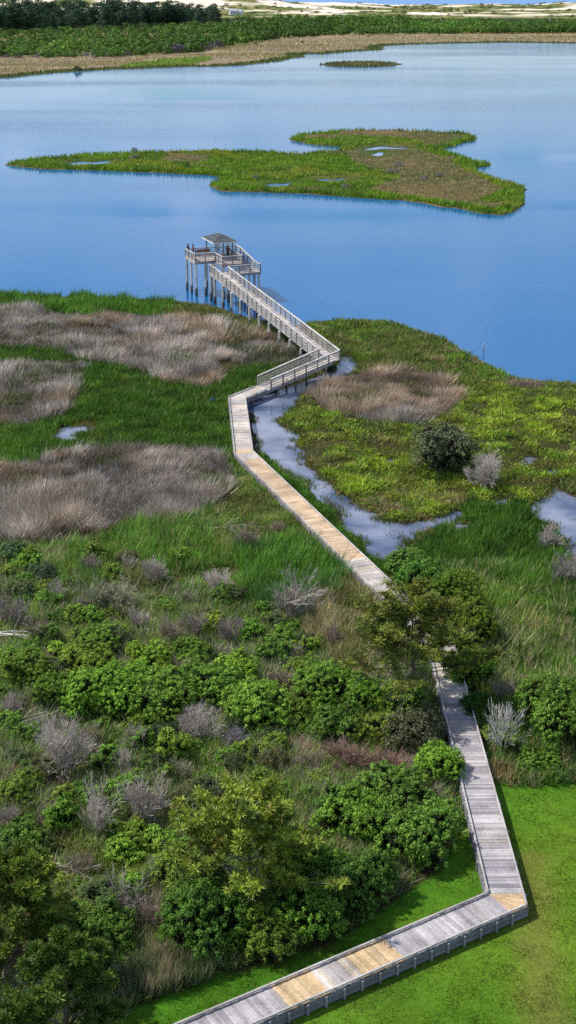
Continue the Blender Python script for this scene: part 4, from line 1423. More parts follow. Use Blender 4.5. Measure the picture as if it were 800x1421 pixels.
EV_PAL = [(0.024, 0.052, 0.008), (0.062, 0.122, 0.014), (0.128, 0.222, 0.024), (0.22, 0.34, 0.045), (0.33, 0.46, 0.095)]
DK_PAL = [(0.015, 0.040, 0.008), (0.03, 0.075, 0.010), (0.05, 0.115, 0.014), (0.08, 0.16, 0.02)]
SHR = {'S': [], 'M': [], 'L': []}
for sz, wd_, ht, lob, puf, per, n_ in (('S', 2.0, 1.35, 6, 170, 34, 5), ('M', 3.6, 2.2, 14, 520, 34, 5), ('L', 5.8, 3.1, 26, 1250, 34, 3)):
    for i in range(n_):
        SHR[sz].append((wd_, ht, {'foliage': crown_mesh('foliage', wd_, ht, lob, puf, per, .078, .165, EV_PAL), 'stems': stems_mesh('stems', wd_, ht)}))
FINE = [(wd_, ht, {'foliage': crown_mesh('foliage', wd_, ht, 9, pf, 30, .085, .20, [(.05, .065, .03), (.08, .105, .045), (.12, .14, .065), (.17, .18, .10)], core=(.03, .03, .02)), 'stems': stems_mesh('stems', wd_, ht, 10, (.3, .27, .25))}) for wd_, ht, pf in ((3.0, 2.0, 260), (2.2, 1.5, 150))]
DARK = [(wd_, ht, {'foliage': crown_mesh('foliage', wd_, ht, 9, pf, 36, .10, .22, DK_PAL), 'stems': stems_mesh('stems', wd_, ht)}) for wd_, ht, pf in ((3.4, 2.4, 300), (4.6, 3.2, 460))]
BARE = [(wd_, ht, {'branches': bare_mesh('branches', wd_, ht, st_, depth=3, tw=tw_)}) for wd_, ht, st_, tw_ in ((2.2, 1.5, 9, .006), (2.4, 1.7, 12, .005), (3.0, 1.8, 15, .006), (1.6, 1.6, 7, .006), (2.6, 1.4, 9, .006), (2.5, 1.6, 20, .006))]
BARE_OFF = [(w_, h_, d_) for w_, h_, d_ in BARE]
for w_, h_, d_ in BARE:
    for m_ in d_.values(): m_.materials.append(M_BARK)
for coll in (SHR['S'], SHR['M'], SHR['L'], FINE, DARK):
    for w_, h_, d_ in coll:
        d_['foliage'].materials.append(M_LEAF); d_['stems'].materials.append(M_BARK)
PINE_PAL = [(0.09, 0.13, 0.018), (0.16, 0.21, 0.026), (0.25, 0.30, 0.038), (0.34, 0.36, 0.06), (0.20, 0.18, 0.04)]
PINE_G = [(0.055, 0.105, 0.014), (0.10, 0.17, 0.022), (0.155, 0.24, 0.03), (0.21, 0.29, 0.045)]
PINES = {'big': (9.5, 8.0, pine_meshes(10.0, 8.0, 950, 46, .36, PINE_PAL, 1, .28)), 'olive': (7.0, 6.2, pine_meshes(7.4, 6.2, 900, 46, .34, [(x*1.15, y*1.25, z_) for x, y, z_ in PINE_PAL], 2, .22, 5)),
         'green': (5.2, 6.0, pine_meshes(5.6, 5.6, 1000, 46, .34, PINE_G, 3, .12, 2)), 'green2': (4.6, 5.0, pine_meshes(5.2, 5.0, 900, 46, .32, PINE_G, 4, .1, 1))}
for w_, h_, d_ in PINES.values():
    d_['trunk'].materials.append(M_BARK); d_['limbs'].materials.append(M_BARK); d_['crown'].materials.append(M_NEEDLE)

PLANTS = []


def plant(name, proto, x, y, sxy, sz, label, cat, tint=(1, 1, 1), group=None, rz=None, z=None):
    if z is None:
        zz, _ = terrain(np.array([[x, y]])); z = float(zz[0])
    o = empty(name, (x, y, max(z, 0.0)-.03), R.uniform(0, 6.28) if rz is None else rz)
    o.scale = (sxy, sxy, sz)
    for nm, me in proto.items():
        c_ = bpy.data.objects.new(nm, me); COL.objects.link(c_); c_.parent = o
        c_.color = (*tint, 1)
    tag(o, label, cat, group)
    return o


def shrub(px, py, wpx, label, kind='ev', tint=(1, 1, 1), hk=1.0, group=None, cat='shrub'):
    """shrub whose crown is wpx wide on the photo and whose foot is at row py"""
    x, y = G(px, py, .3)
    w = wpx/pxm(py)*(1.18 if kind != 'bare' else 1.05)
    if kind == 'ev':
        fam = SHR['S'] if w < 2.7 else (SHR['M'] if w < 4.6 else SHR['L']); name = 'evergreen_shrub'
    elif kind == 'fine': fam = FINE; name = 'olive_shrub'
    elif kind == 'dark': fam = DARK; name = 'dark_evergreen_shrub'
    else: fam = BARE; name = 'bare_shrub'
    w_, h_, d_ = fam[int(R.integers(len(fam)))] if kind not in ('dark', 'bare') else fam[int(px) % len(fam)] if kind == 'bare' else min(fam, key=lambda f_: abs(f_[0]-w))
    s_ = w/w_
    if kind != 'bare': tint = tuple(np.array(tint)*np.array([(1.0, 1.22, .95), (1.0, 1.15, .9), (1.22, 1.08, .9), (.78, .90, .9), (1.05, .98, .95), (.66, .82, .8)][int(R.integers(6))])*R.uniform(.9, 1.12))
    # the foot is hidden in front: stand the plant so the near side of its crown reaches row py
    y2 = y+w*.30
    PLANTS.append((x, y2, w))
    return plant(name, d_, x, y2, s_, s_*hk*(1.0 if s_ < 1.2 else .95), label, cat, tint, group)


B = 'bare'
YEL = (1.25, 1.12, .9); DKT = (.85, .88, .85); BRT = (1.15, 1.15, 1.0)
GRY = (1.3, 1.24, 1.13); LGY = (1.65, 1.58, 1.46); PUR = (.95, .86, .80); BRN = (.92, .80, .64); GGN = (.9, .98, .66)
R = np.random.default_rng(29)
# ---- shrubs of the thicket left of the boardwalk
S_ = [
    (150, 1000, 105, 'broad bright green shrub filling the left middle of the thicket, its crown catching the sun', 'ev', BRT),
    (222, 1005, 90, 'rounded green shrub just right of the broad bright shrub in the left middle', 'ev', (1, 1, 1)),
    (125, 950, 70, 'smaller green shrub rising behind the left end of the broad bright shrub', 'ev', (.9, .95, .9)),
    (205, 945, 62, 'leafy shrub behind the broad bright shrub, touching brown bare twigs', 'ev', YEL),
    (292, 985, 85, 'green shrub in the middle of the thicket, left of the widest dark gap', 'ev', BRT),
    (352, 1015, 88, 'tall dense green shrub in the middle with a black shaded foot', 'ev', (1.05, 1.05, 1)),
    (330, 955, 60, 'small sunlit shrub behind the tall dense green shrub in the middle', 'ev', YEL),
    (450, 985, 85, 'dark leafy shrub left of the leaning pine, below a patch of dry grass', 'ev', DKT),
    (425, 955, 55, 'small mid green shrub behind the dark leafy shrub left of the leaning pine', 'ev', (.9, .95, .9)),
    (470, 1035, 68, 'low dark shrub at the upper edge of the dead brown brush', 'ev', DKT),
    (522, 1040, 66, 'green shrub under the leaning pine with pale stems showing', 'ev', (.9, .9, .9)),
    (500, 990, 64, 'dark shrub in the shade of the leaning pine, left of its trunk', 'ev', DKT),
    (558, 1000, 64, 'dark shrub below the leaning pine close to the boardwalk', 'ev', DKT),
    (572, 1048, 78, 'dull grey green fine leaved shrub between the dead brush and the boardwalk', 'fine', (1, 1, 1)),
    (615, 1095, 64, 'bright round green shrub overhanging the left edge of the boardwalk', 'ev', BRT, 1.25),
    (578, 1205, 100, 'large bright green shrub at the lawn corner, right end of the dark clump', 'ev', (1.05, 1.1, 1), 1.1),
    (498, 1180, 92, 'mid green shrub behind the large bright shrub at the lawn corner', 'ev', (.95, 1, .95), 1.1),
    (550, 1135, 84, 'green shrub under the lower edge of the dead brown brush', 'ev', (1, 1, 1)),
    (465, 1140, 55, 'small shrub left of the dead brown brush\'s lower tip', 'ev', (.8, .85, .8)),
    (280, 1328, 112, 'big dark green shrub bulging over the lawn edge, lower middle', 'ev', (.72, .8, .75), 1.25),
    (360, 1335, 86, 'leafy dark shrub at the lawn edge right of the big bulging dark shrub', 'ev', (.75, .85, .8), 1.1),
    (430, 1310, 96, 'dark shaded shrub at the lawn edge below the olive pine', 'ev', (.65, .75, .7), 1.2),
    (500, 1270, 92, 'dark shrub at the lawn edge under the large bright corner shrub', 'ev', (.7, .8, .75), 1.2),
    (265, 1265, 90, 'rounded green shrub just behind the big bulging dark shrub, left of the olive pine', 'ev', (.95, 1.0, .9), 1.1),
    (440, 1235, 80, 'green shrub right of the olive pine, in front of a small shrub', 'ev', (.85, .9, .85), 1.1),
    (245, 1062, 48, 'compact dark green shrub with a black hollow, left of the olive pine\'s top', 'ev', (.85, .95, .85), 1.2),
    (190, 1122, 54, 'bright low shrub among grey twigs left of the olive pine', 'ev', BRT),
    (92, 1165, 50, 'upright dark green shrub between two grey bare shrubs on the left', 'ev', (.85, .95, .85), 1.3),
    (25, 1122, 62, 'dark green shrub at the left edge above the bottom left pine', 'ev', (.75, .85, .8)),
    (145, 1335, 88, 'dark rounded shrub with a black hollow at the bottom left, above the tall reeds', 'ev', DKT, 1.1),
    (70, 1325, 90, 'mid green leafy shrub in front of the left pine, bottom left', 'ev', (.8, .9, .8)),
    (30, 960, 70, 'olive green shrub at the left edge beside tan grass', 'ev', YEL),
    (75, 985, 58, 'dull green shrub between the left edge and the broad bright shrub', 'ev', (.8, .8, .7)),
    (134, 910, 66, 'low yellowish green shrub standing among grey twigs, upper left', 'ev', YEL, .8),
    (90, 925, 46, 'small yellow green shrub left of the low yellowish one', 'ev', YEL, .8),
    (60, 905, 40, 'tiny green bush beside the fallen white logs', 'ev', (.9, .9, .8)),
    (100, 870, 36, 'small olive bush below the tall green grass, upper left', 'ev', YEL, .9),
    (40, 782, 26, 'vivid green bush at the foot of the large reed bed', 'ev', BRT),
    (10, 806, 26, 'bright green bush on the left edge of the picture below the reed bed', 'ev', BRT),
    (20, 780, 36, 'bluish green bush on the left edge below the reed bed', 'fine', (.9, 1.1, 1.1)),
    (295, 880, 34, 'small yellow green bush between two purple grey bare shrubs', 'ev', YEL),
    (355, 900, 40, 'small dark green bush right of the purple grey bare shrubs', 'ev', (.8, .9, .8)),
    (380, 925, 44, 'small green bush below tall grass, left of the dark leafy shrub', 'ev', (.9, 1, .9)),
    (268, 925, 52, 'yellow green bush on the rear edge of the thicket\'s middle', 'ev', YEL),
    (310, 840, 34, 'small dark bush at the foot of a pale bare bush in the grass', 'ev', DKT),
    (125, 1128, 40, 'small green bush below the wide grey bare shrub', 'ev', (.9, 1, .9)),
    (165, 1200, 56, 'low bright green weeds bush beside the yellow grass opening', 'ev', BRT, .6),
    (225, 1185, 50, 'low green bush left of the olive pine\'s lower limbs', 'ev', (.95, 1, .9), .7),
    (110, 1300, 40, 'small shaded bush between the left pine and the dark rounded shrub', 'ev', DKT),
    (20, 1190, 50, 'shaded bush behind the left pine', 'ev', DKT),
    (150, 1290, 70, 'fine twiggy grey green shrub above the dark rounded shrub, lower left', 'fine', (.9, .95, .85)),
    (30, 1040, 50, 'low green bush on the left edge among grass and fallen wood', 'ev', (.9, .9, .7), .7),
    (60, 1090, 40, 'low dull bush left of the wide grey bare shrub', 'fine', (.9, 1, .8)),
    (150, 1070, 36, 'small green bush right of the wide grey bare shrub', 'ev', (.9, 1, .9)),
    (410, 1010, 46, 'thin green bush with pale stems left of the dead brush', 'ev', (.85, .9, .8)),
    (380, 1050, 36, 'small green bush at the left end of the dead brush', 'ev', (.9, 1, .9)),
    (620, 1150, 40, 'small bush squeezed between the corner shrub and the boardwalk', 'ev', (.8, .9, .8)),
    (440, 1090, 30, 'little green weed bush inside the dead brush', 'ev', BRT, .7),
    # bare ones
    (405, 868, 56, 'pale grey bare shrub standing alone in tall green grass left of the boardwalk', B, GRY),
    (302, 828, 46, 'pale bare bush above a small dark bush in the grass', B, LGY),
    (268, 892, 56, 'purple grey bare shrub left of the pair in the upper middle', B, PUR),
    (322, 905, 60, 'wide purple grey bare shrub right of the pair in the upper middle', B, PUR, 1.1),
    (232, 900, 52, 'brownish bare shrub left of the purple grey pair', B, BRN),
    (18, 880, 62, 'dark purple grey bare shrub at the left edge above the white logs', B, PUR),
    (58, 905, 56, 'brown grey bare shrub right of the white logs', B, BRN),
    (78, 840, 34, 'small grey bare bush in grass near the left edge', B, GRY),
    (155, 858, 74, 'wide grey green bare bush in grass, upper left', B, GGN, .8),
    (150, 905, 40, 'grey bare twigs behind the low yellowish green shrub', B, PUR),
    (85, 1090, 88, 'wide pale grey bare shrub fanning out on the left', B, LGY, 1.2),
    (172, 1075, 40, 'slim whitish bare shrub below the broad bright shrub', B, LGY, 1.3),
    (272, 1040, 64, 'light grey bare shrub in the middle, its twigs combed upward', B, LGY, 1.3),
    (326, 1045, 44, 'small lavender grey bare shrub right of the combed grey one', B, (1.05, 1, 1.1), 1.1),
    (200, 1160, 84, 'tall pale grey bare shrub left of the olive pine', B, GRY, 1.2),
    (135, 1170, 48, 'whitish bare shrub right of the upright dark green one', B, LGY, 1.2),
    (60, 1160, 44, 'brown grey bare shrub left of the upright dark green one', B, BRN),
    (10, 1000, 44, 'grey bare shrub on the left edge', B, GRY),
    (8, 1160, 50, 'lavender grey bare shrub on the left edge above the left pine', B, PUR),
    (215, 1000, 46, 'pale upright stems at the foot of the broad bright shrub', B, LGY, 1.2),
    (190, 1050, 50, 'thin bare saplings in the dark gap below the broad bright shrub', B, GRY, 1.2),
    (212, 1310, 70, 'brown twiggy bare shrub above the tall reeds, lower left', B, BRN, 1.1),
    (250, 950, 44, 'grey bare stems between the two middle green shrubs', B, BRN),
    (395, 965, 40, 'reddish grey bare bush right of the tall dense green shrub', B, BRN),
    (160, 975, 30, 'bare grey sticks inside the broad bright shrub', B, PUR),
    (250, 1090, 44, 'grey bare shrub between the compact dark shrub and the olive pine', B, GGN),
    (120, 1040, 40, 'brown dry bush above the wide grey bare shrub', B, BRN),
    (485, 1075, 70, 'reddish brown dead shrub in the middle of the brush patch', B, (.75, .52, .46), .6),
    (545, 1085, 66, 'reddish brown dead shrub at the right of the brush patch', B, (.70, .46, .38), .6),
    (430, 1075, 60, 'pinkish grey dead shrub at the left of the brush patch', B, (.85, .66, .62), .6),
    (30, 1415, 70, 'tangle of whitish dead branches at the bottom left corner', B, LGY, .7),
    # right of the boardwalk
    (790, 1040, 118, 'big domed bright green shrub at the right edge above the lawn', 'ev', (1.05, 1.05, .95), 1.2),
    (612, 667, 84, 'round dark grey green shrub alone in the yellow green marsh', 'fine', (1.1, 1.2, 1.2), 1.1),
    (620, 655, 78, 'grey bare twigs growing out of the round dark shrub in the marsh', B, GRY, 1.0),
    (677, 682, 60, 'silvery bare shrub right of the round dark shrub in the marsh', B, LGY),
    (760, 772, 56, 'grey bare shrub beside the small pool at the right edge', B, GRY),
    (786, 822, 56, 'darker grey bare shrub below the pool at the right edge', B, (.8, .78, .8)),
    (700, 985, 52, 'dark grey bare shrub behind the white dead tree', B, PUR),
    (660, 1000, 40, 'low dark bush right of the boardwalk beyond the pine', 'dark', (1, 1, 1)),
    (655, 955, 66, 'dark evergreen shrub hugging the right edge of the boardwalk beyond the pine', 'ev', (.75, .82, .6)),
    (650, 910, 76, 'shaded evergreen shrub right of the boardwalk, middle of three beside the pine', 'ev', (.7, .75, .6), 1.3),
    (625, 870, 80, 'dark green tree like shrub behind the pine, right of the boardwalk', 'ev', (.65, .78, .65), 1.4),
    (585, 845, 76, 'glossy green shrub at the creek end, behind the pine', 'ev', (.85, 1.0, .9), 1.2),
    (568, 800, 52, 'pale leaved shrub by the creek\'s lower end', 'ev', (1.2, 1.15, 1.3)),
    (640, 830, 50, 'olive bush at the right of the creek end shrubs', 'ev', (1, .85, .7)),
    (700, 1040, 50, 'weedy green bush at the foot of the white dead tree', 'ev', (1, 1, .8), .7),
    (750, 1075, 60, 'pale weedy bush below the big domed shrub, at the lawn', 'ev', (1.15, 1.1, .9), .6),
]
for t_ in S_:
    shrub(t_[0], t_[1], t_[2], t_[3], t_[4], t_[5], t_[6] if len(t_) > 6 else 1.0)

MEADOW = [
    (215, 812, 40, 'grey bare bush in the meadow, middle of the grass below the large reed bed', B, GRY),
    (180, 790, 30, 'low olive bush just below the right part of the large reed bed', 'fine', (1, 1, .9)),
    (345, 772, 34, 'brown bare bush in the meadow near the flattened stalks', B, BRN),
    (385, 745, 30, 'tawny bare bush in the meadow close to the tan boardwalk stretch', B, BRN, .7),
    (60, 812, 36, 'grey green bush on the left below the large reed bed', 'fine', (.9, 1.0, .9)),
    (130, 800, 34, 'lavender grey bare bush below the large reed bed', B, PUR),
    (440, 850, 44, 'tan grey bare bush beside the tall grass left of the leaning pine', B, BRN),
    (460, 905, 46, 'dry pinkish bare bush left of the leaning pine', B, (.95, .75, .66)),
    (250, 780, 30, 'small yellow green bush in the middle of the meadow', 'ev', YEL, .7),
    (395, 905, 40, 'small mid green bush at the end of the tall meadow grass', 'ev', (1, 1, .9)),
    (30, 840, 40, 'grey green bush at the left edge above the dark bare shrub', 'fine', (1, 1.05, .9)),
    (190, 880, 44, 'grey bare bush between two green bushes, upper left', B, GRY)]
for t_ in MEADOW:
    shrub(t_[0], t_[1], t_[2], t_[3], t_[4], t_[5], t_[6] if len(t_) > 6 else 1.0)

R = np.random.default_rng(31)
# fillers: low bushes between the named ones
tries = 0; made = 0
zone = np.array([(0, 760), (120, 775), (240, 800), (380, 850), (470, 890), (590, 960), (600, 1020), (420, 1010), (390, 1100), (470, 1120), (380, 1300), (170, 1370), (0, 1400)], float)
while made < 270 and tries < 16000:
    tries += 1
    q = R.uniform((0, 760), (600, 1400), 2)
    if not inside(q[None], zone)[0]: continue
    x, y = G(q[0], q[1], .3)
    w = R.uniform(.6, 1.9)
    if min([math.hypot(x-a, y-b)-.19*(c_+w) for a, b, c_ in PLANTS]) < 0: continue
    k_ = ['ev', 'ev', 'ev', 'fine', B][int(R.integers(5))]
    tint = [(.8, .9, .8), (1.1, 1.05, .8), (1, 1, .9)][int(R.integers(3))] if k_ != B else [PUR, BRN, GRY, GGN][int(R.integers(4))]
    lab = {'ev': 'little green bush filling a gap between the larger shrubs of the thicket', 'fine': 'little olive bush filling a gap between the larger shrubs of the thicket', B: 'little bare twiggy bush filling a gap between the larger shrubs of the thicket'}[k_]
    shrub(q[0], q[1], w*pxm(q[1]), lab, k_, tint, R.uniform(.7, 1.0), {'ev': 'little green gap bushes', 'fine': 'little olive gap bushes', B: 'little bare gap bushes'}[k_])
    made += 1

# ---- pines
for key, px, py, sx, sz, rz, lab, tint in (
        ('big', 574, 985, 1.06, .84, 1.0, 'leaning olive brown pine whose limbs reach over the boardwalk', (.80, .84, .8)),
        ('olive', 345, 1262, 1.12, .92, 2.2, 'pale olive pine with bare white lower limbs in the middle of the lower thicket', (.92, .98, .95)),
        ('green', 22, 1365, 1.0, 1.05, .4, 'dark bushy pine at the bottom left edge', (1.1, 1.05, .9)),
        ('green2', 92, 1470, 1.0, 1.0, 2.9, 'dark pine at the bottom left beside the lawn', (.75, .85, .8))):
    w_, h_, d_ = PINES[key]
    x, y = G(px, py, .3)
    plant('pine_tree', d_, x, y+.3, sx, sz, lab, 'pine tree', tint, None, rz)

# ---- white dead tree right of the boardwalk
R = np.random.default_rng(5)
pr = Prisms()
for d_ in ((.06, 0, 1.0), (.22, .05, 1.0), (-.16, -.05, 1.0)):
    grow(pr, np.array((0, 0, -.1)), np.array(d_), 1.75, .045, 3, (.66, .62, .58), .36, .13, 2, .010)
me = pr.mesh('branches'); me.materials.append(M_BARK)
x, y = G(697, 1046, .3)
plant('dead_tree', {'branches': me}, x, y, .66, .9, 'white leafless dead tree standing at the right of the boardwalk', 'dead tree')

# fallen logs and branches
def log(px, py, ang, n, ln, col, label):
    x, y = G(px, py, .4)
    z = float(terrain(np.array([[x, y]]))[0][0])
    pr = Prisms()
    for i in range(n):
        a = ang+R.normal(0, .12); d = np.array((math.cos(a), math.sin(a), R.uniform(.0, .12)))
        grow(pr, np.array((R.normal(0, .15)-math.cos(ang)*ln/2, R.normal(0, .15), .35+R.uniform(0, .25))), d, ln*R.uniform(.7, 1), .035, 1, col, .3, 0, 1, .012)
    me = pr.mesh('fallen_branches')
    o = link('fallen_branches', me, M_BARK); o.location = (x, y, max(z, 0)); o.color = (1, 1, 1, 1)
    tag(o, label, 'fallen branches')


log(28, 888, -.15, 4, 2.6, (.62, .58, .55), 'fallen white logs at the left edge below a dark bare shrub')
log(18, 1022, .8, 2, 2.4, (.50, .43, .33), 'tan fallen trunk on the grass at the left edge')
log(98, 1210, -.6, 5, 1.6, (.36, .32, .30), 'grey fallen branches at the edge of the yellow grass opening')
log(540, 935, .35, 2, 2.4, (.55, .50, .47), 'whitish dead limb lying below the leaning pine')
log(315, 738, 0, 4, 3.0, (.36, .31, .22), 'tan flattened dead stalks in the grass right of the large reed bed')

# ------------------------------------------------------------------ far shore: bushes, pine wood, houses, poles
def far_bush(width, height, n, leaf, pal):
    d = rand_dirs(n, -.2)
    lump = 1+.22*np.sin(d[:, 0]*5+1)*np.sin(d[:, 1]*4)+R.normal(0, .07, n)
    p = d*np.array((width/2, width/2, height*.62))*lump[:, None]+np.array((0, 0, height*.36))
    pal = np.array(pal)
    c = pal[R.integers(len(pal), size=n)]*R.uniform(.7, 1.3, (n, 1))
    V, C_ = leaf_quads(p, d+np.array((0, 0, .3))+R.normal(0, .45, (n, 3)), leaf*R.uniform(.8, 1.4, n), leaf*R.uniform(.6, 1, n), c)
    return V, C_


FB = []
for i in range(4):
    V, C_ = far_bush(6.5, 4.2, 240, .85, [(.04, .10, .012), (.10, .20, .018), (.16, .27, .03), (.06, .13, .016)])
    me = mesh_np('far_bush', V, np.arange(len(V)).reshape(-1, 4), C_); me.materials.append(M_FAR); FB.append(me)
FG = []
for i in range(2):
    V, C_ = far_bush(6.5, 3.2, 200, .7, [(.20, .19, .19), (.15, .145, .15), (.25, .235, .23)])
    me = mesh_np('far_grey_bush', V, np.arange(len(V)).reshape(-1, 4), C_); me.materials.append(M_FAR); FG.append(me)
FP = []
for i in range(4):
    vs, cs = [], []
    ht = 15.0
    for k_ in range(16):
        t_ = .20+.78*k_/16
        a = R.uniform(0, 6.28); prof = math.sqrt(max(0, 1-((t_-.52)/.52)**2)); rr = 2.6*prof*R.uniform(.4, 1.1)
        V, C_ = far_bush(2.6+2.0*prof, 2.2, 42, .8, [(.020, .055, .026), (.034, .085, .036), (.055, .115, .044), (.026, .068, .032)])  # blue of distance haze put into the dark crown colours
        vs.append(V+np.array((rr*math.cos(a), rr*math.sin(a), ht*t_))); cs.append(C_)
    V, C_ = np.concatenate(vs), np.concatenate(cs)
    cm = mesh_np('crown', V, np.arange(len(V)).reshape(-1, 4), C_); cm.materials.append(M_FAR)
    mb = MB(); mb.tube([(0, 0, -.3), (.1, .1, ht*.5), (0, 0, ht*.95)], [.28, .2, .06], 6, (.13, .10, .085)); tm_ = mb.mesh('trunk'); tm_.materials.append(M_BARK)
    FP.append((cm, tm_))


def far_obj(name, me, x, y, s, sz, tint, label, cat, group):
    o = bpy.data.objects.new(name, me); COL.objects.link(o)
    z = float(terrain(np.array([[x, y]]))[0][0])
    o.location = (x, y, max(z, 0)-.1); o.rotation_euler = (0, 0, R.uniform(0, 6.28)); o.scale = (s, s, sz); o.color = (*tint, 1)
    return tag(o, label, cat, group)


# rear edge and front edge of the thicket, on the photo
fx = [-20, 0, 60, 130, 200, 260, 300, 340, 400, 460, 520, 600, 700, 830]
fr = [80, 79, 79, 79, 76, 73, 66, 60, 52, 48.5, 47, 46, 45.5, 45]
rr_ = [42, 41, 40, 40, 38, 35, 31, 28, 27, 27, 28, 31, 33, 32]
cand = []
while len(cand) < 1900:
    px = R.uniform(-25, 830); f_ = np.interp(px, fx, fr); r_ = np.interp(px, fx, rr_)
    py = r_+(f_-r_)*R.random()**.85
    cand.append((px, py))
cand.sort(key=lambda t: -t[1])
rest_v, rest_c = [], []
for i, (px, py) in enumerate(cand):
    x, y = G(px, py, 1.0)
    if y > 1340: y = R.uniform(1230, 1345); x = (px-400)/FPX*(y*CT+(CAMH-1)*ST)
    s_ = R.uniform(.5, 1.0)+.6*max(0, float(fbm(np.array([x]), np.array([y]), 45, 160)[0])-.42)*4*R.random()
    frontness = py-np.interp(px, fx, fr)
    tv = R.uniform(.7, 1.2)*(.45+1.1*float(fbm(np.array([x]), np.array([y*.6]), 60, 161)[0]))
    if i < 290:
        grey = frontness > -5 and R.random() < .30 or (690 < px < 750 and py > 38)
        if grey: far_obj('far_grey_bush', FG[i % 2], x, y, s_*.9, s_*.9, (.85*tv, .82*tv, .9*tv), 'grey leafless bush along the front of the far thicket', 'bush', 'grey bushes of the far thicket')
        else: far_obj('far_bush', FB[i % 4], x, y, s_, s_*R.uniform(.8, 1.15), (tv*R.uniform(.8, 1.15), tv, tv*.9), 'round green bush in the front rows of the far thicket', 'bush', 'green bushes of the far thicket')
    else:
        V, C_ = far_bush(6.5*s_, 4.4*s_, 110, 1.05, [(.04, .10, .012), (.10, .20, .018), (.16, .27, .03), (.06, .13, .016)])
        z = max(float(terrain(np.array([[x, y]]))[0][0]), 0)
        rest_v.append(V+np.array((x, y, z-.1))); rest_c.append(C_*np.array((tv*R.uniform(.8, 1.15), tv, tv)))
V, C_ = np.concatenate(rest_v), np.concatenate(rest_c)
o = link('far_thicket', mesh_np('far_thicket', V, np.arange(len(V)).reshape(-1, 4), C_), M_FAR)
tag(o, 'green thicket massed between the far marsh and the dunes', 'thicket', kind='stuff')
# scrub growing in tufts over the dunes
ds_v, ds_c = [], []
while len(ds_v) < 420:
    x, y = R.uniform(-330, 330), R.uniform(1350, 1590)
    if fbm(np.array([x*.6]), np.array([y*1.3]), 26, 40, 5)[0] > .53: continue
    w_ = R.uniform(2, 6)
    V, C_ = far_bush(w_, R.uniform(.7, 2.0), 36, .9, [(.06, .10, .02), (.10, .13, .03), (.17, .15, .06), (.05, .08, .02)])
    ds_v.append(V+np.array((x, y, float(terrain(np.array([[x, y]]))[0][0])-.1))); ds_c.append(C_)
V, C_ = np.concatenate(ds_v), np.concatenate(ds_c)
o = link('dune_scrub', mesh_np('dune_scrub', V, np.arange(len(V)).reshape(-1, 4), C_), M_FAR)
tag(o, 'low scrub and beach grass scattered over the pale sand dunes', 'scrub', kind='stuff')
# pine wood
pn_ = 0
while pn_ < 290:
    px = R.uniform(-30, 306)
    lim = np.interp(px, [-30, 60, 150, 250, 306], [46, 44, 40, 34, 24])
    py = lim-(lim-26)*R.random()**1.3
    x, y = G(px, py, 1.0)
    if y > 1330: y = R.uniform(1200, 1330); x = (px-400)/FPX*(y*CT+(CAMH-1)*ST)
    s_ = R.uniform(.55, 1.2)*(1 if px < 240 else .8)
    r = empty('far_pine_tree', (x, y, 0.2), R.uniform(0, 6.28)); w_ = R.uniform(1.1, 1.7); r.scale = (s_*w_, s_*w_, s_*R.uniform(.85, 1.15))
    cm, tm_ = FP[pn_ % 4]
    for nm, me in (('crown', cm), ('trunk', tm_)):
        c_ = bpy.data.objects.new(nm, me); COL.objects.link(c_); c_.parent = r
        t_ = R.uniform(.6, 1.15); c_.color = (t_*R.uniform(.85, 1.2), t_, t_*1.05, 1)
    tag(r, 'tall dark pine in the wood at the far left beyond the thicket', 'pine tree', 'pines of the far wood')
    pn_ += 1
# bushes dotted on the far marsh
for px, py, w in ((107, 98, 7), (112, 98, 5), (655, 47, 4), (693, 46, 5), (712, 48, 4), (772, 46, 5), (512, 52, 4), (610, 49, 4), (355, 62, 5), (330, 60, 6), (420, 60, 4), (560, 54, 3), (740, 51, 3)):
    x, y = G(px, py, .3)
    far_obj('far_bush', FB[int(w) % 4], x, y, w/pxm(py)/6.5, .45*w/5, (.5, .5, .5), 'small dark bush standing alone on the far tan marsh', 'bush', 'lone bushes on the far marsh')
# low bushes and grey tufts on the island
for px, py, w, g_ in ((187, 213, 9, 0), (545, 240, 16, 1), (553, 231, 14, 1), (187, 221, 12, 1), (355, 249, 8, 1), (260, 233, 6, 0), (590, 250, 10, 1), (480, 262, 12, 1), (610, 246, 9, 1)):
    x, y = G(px, py, .3)
    far_obj('island_bush', (FG if g_ else FB)[0], x, y, w/pxm(py)/6.5, .35, (1, .95, .95) if g_ else (.8, .7, .8), 'low grey bush on the marsh island' if g_ else 'low dark bush on the marsh island', 'bush', 'grey bushes on the island' if g_ else 'dark bushes on the island')


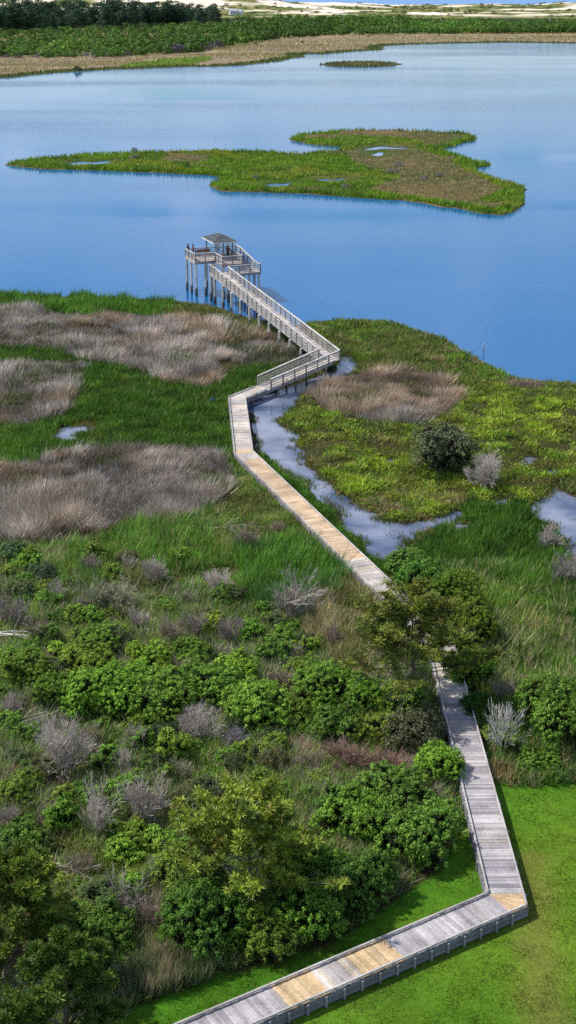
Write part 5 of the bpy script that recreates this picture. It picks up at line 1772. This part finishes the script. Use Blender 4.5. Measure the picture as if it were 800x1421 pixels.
def house(px, py, w, d, h, label, rz):
    x, y = G(px, py, 5.0)
    y = min(y, 1400)
    x = (px-400)/FPX*(y*CT+(CAMH-5)*ST)
    z = max(float(terrain(np.array([[x, y]]))[0][0]), 0)-.3
    r = empty('beach_house', (x, y, z), rz); r.scale = (1, 1, 1)
    tag(r, label, 'house')
    mb = MB(); mb.box((0, 0, h/2), (w, d, h), 0, (.78, .80, .84)); mb.build('wall', M_WOOD, r)
    rf = MB()
    for sg in (-1, 1):
        P = [(-w/2-.4, sg*(d/2+.5), h-.2), (w/2+.4, sg*(d/2+.5), h-.2), (w/2+.4, 0, h+1.5), (-w/2-.4, 0, h+1.5)]
        rf.hexa(P+[(a_, b_, c_+.2) for a_, b_, c_ in P], (.42, .43, .46))
    rf.build('roof', M_WOOD, r)
    for k_ in range(3):
        mb = MB(); mb.box((-w/3+k_*w/3, -d/2-.03, h*.55), (.8, .05, 1.2), 0, (.05, .06, .08)); mb.build('window', M_WOOD, r)


house(324, 13, 7, 5, 3.6, 'white house with grey gable roof before the dunes, left of the two', .2)
house(333, 13, 5.5, 4, 3.2, 'smaller white house before the dunes, right of the two', -.3)
for px, py, lab in ((477.5, 23, 'leftmost of three pale utility poles behind the far thicket'), (612, 27, 'middle one of three pale utility poles behind the far thicket'), (763.5, 31, 'rightmost of three pale utility poles behind the far thicket')):
    x, y = G(px, py, 3.0)
    y = min(y, 1230); x = (px-400)/FPX*(y*CT+(CAMH-5)*ST)
    r = empty('utility_pole', (x, y, .2)); tag(r, lab, 'utility pole')
    mb = MB(); mb.tube([(0, 0, -.5), (0, 0, 12.5)], [.32, .24], 6, (.55, .52, .46)); mb.build('pole', M_WOOD, r)
    mb = MB(); mb.box((0, 0, 11.7), (2.4, .14, .18), 0, (.4, .37, .33)); mb.build('crossarm', M_WOOD, r)
    for k_ in (-1, 0, 1):
        mb = MB(); mb.tube([(k_*1.0, 0, 11.8), (k_*1.0, 0, 12.15)], [.07, .05], 6, (.6, .6, .6)); mb.build('insulator', M_WOOD, r)
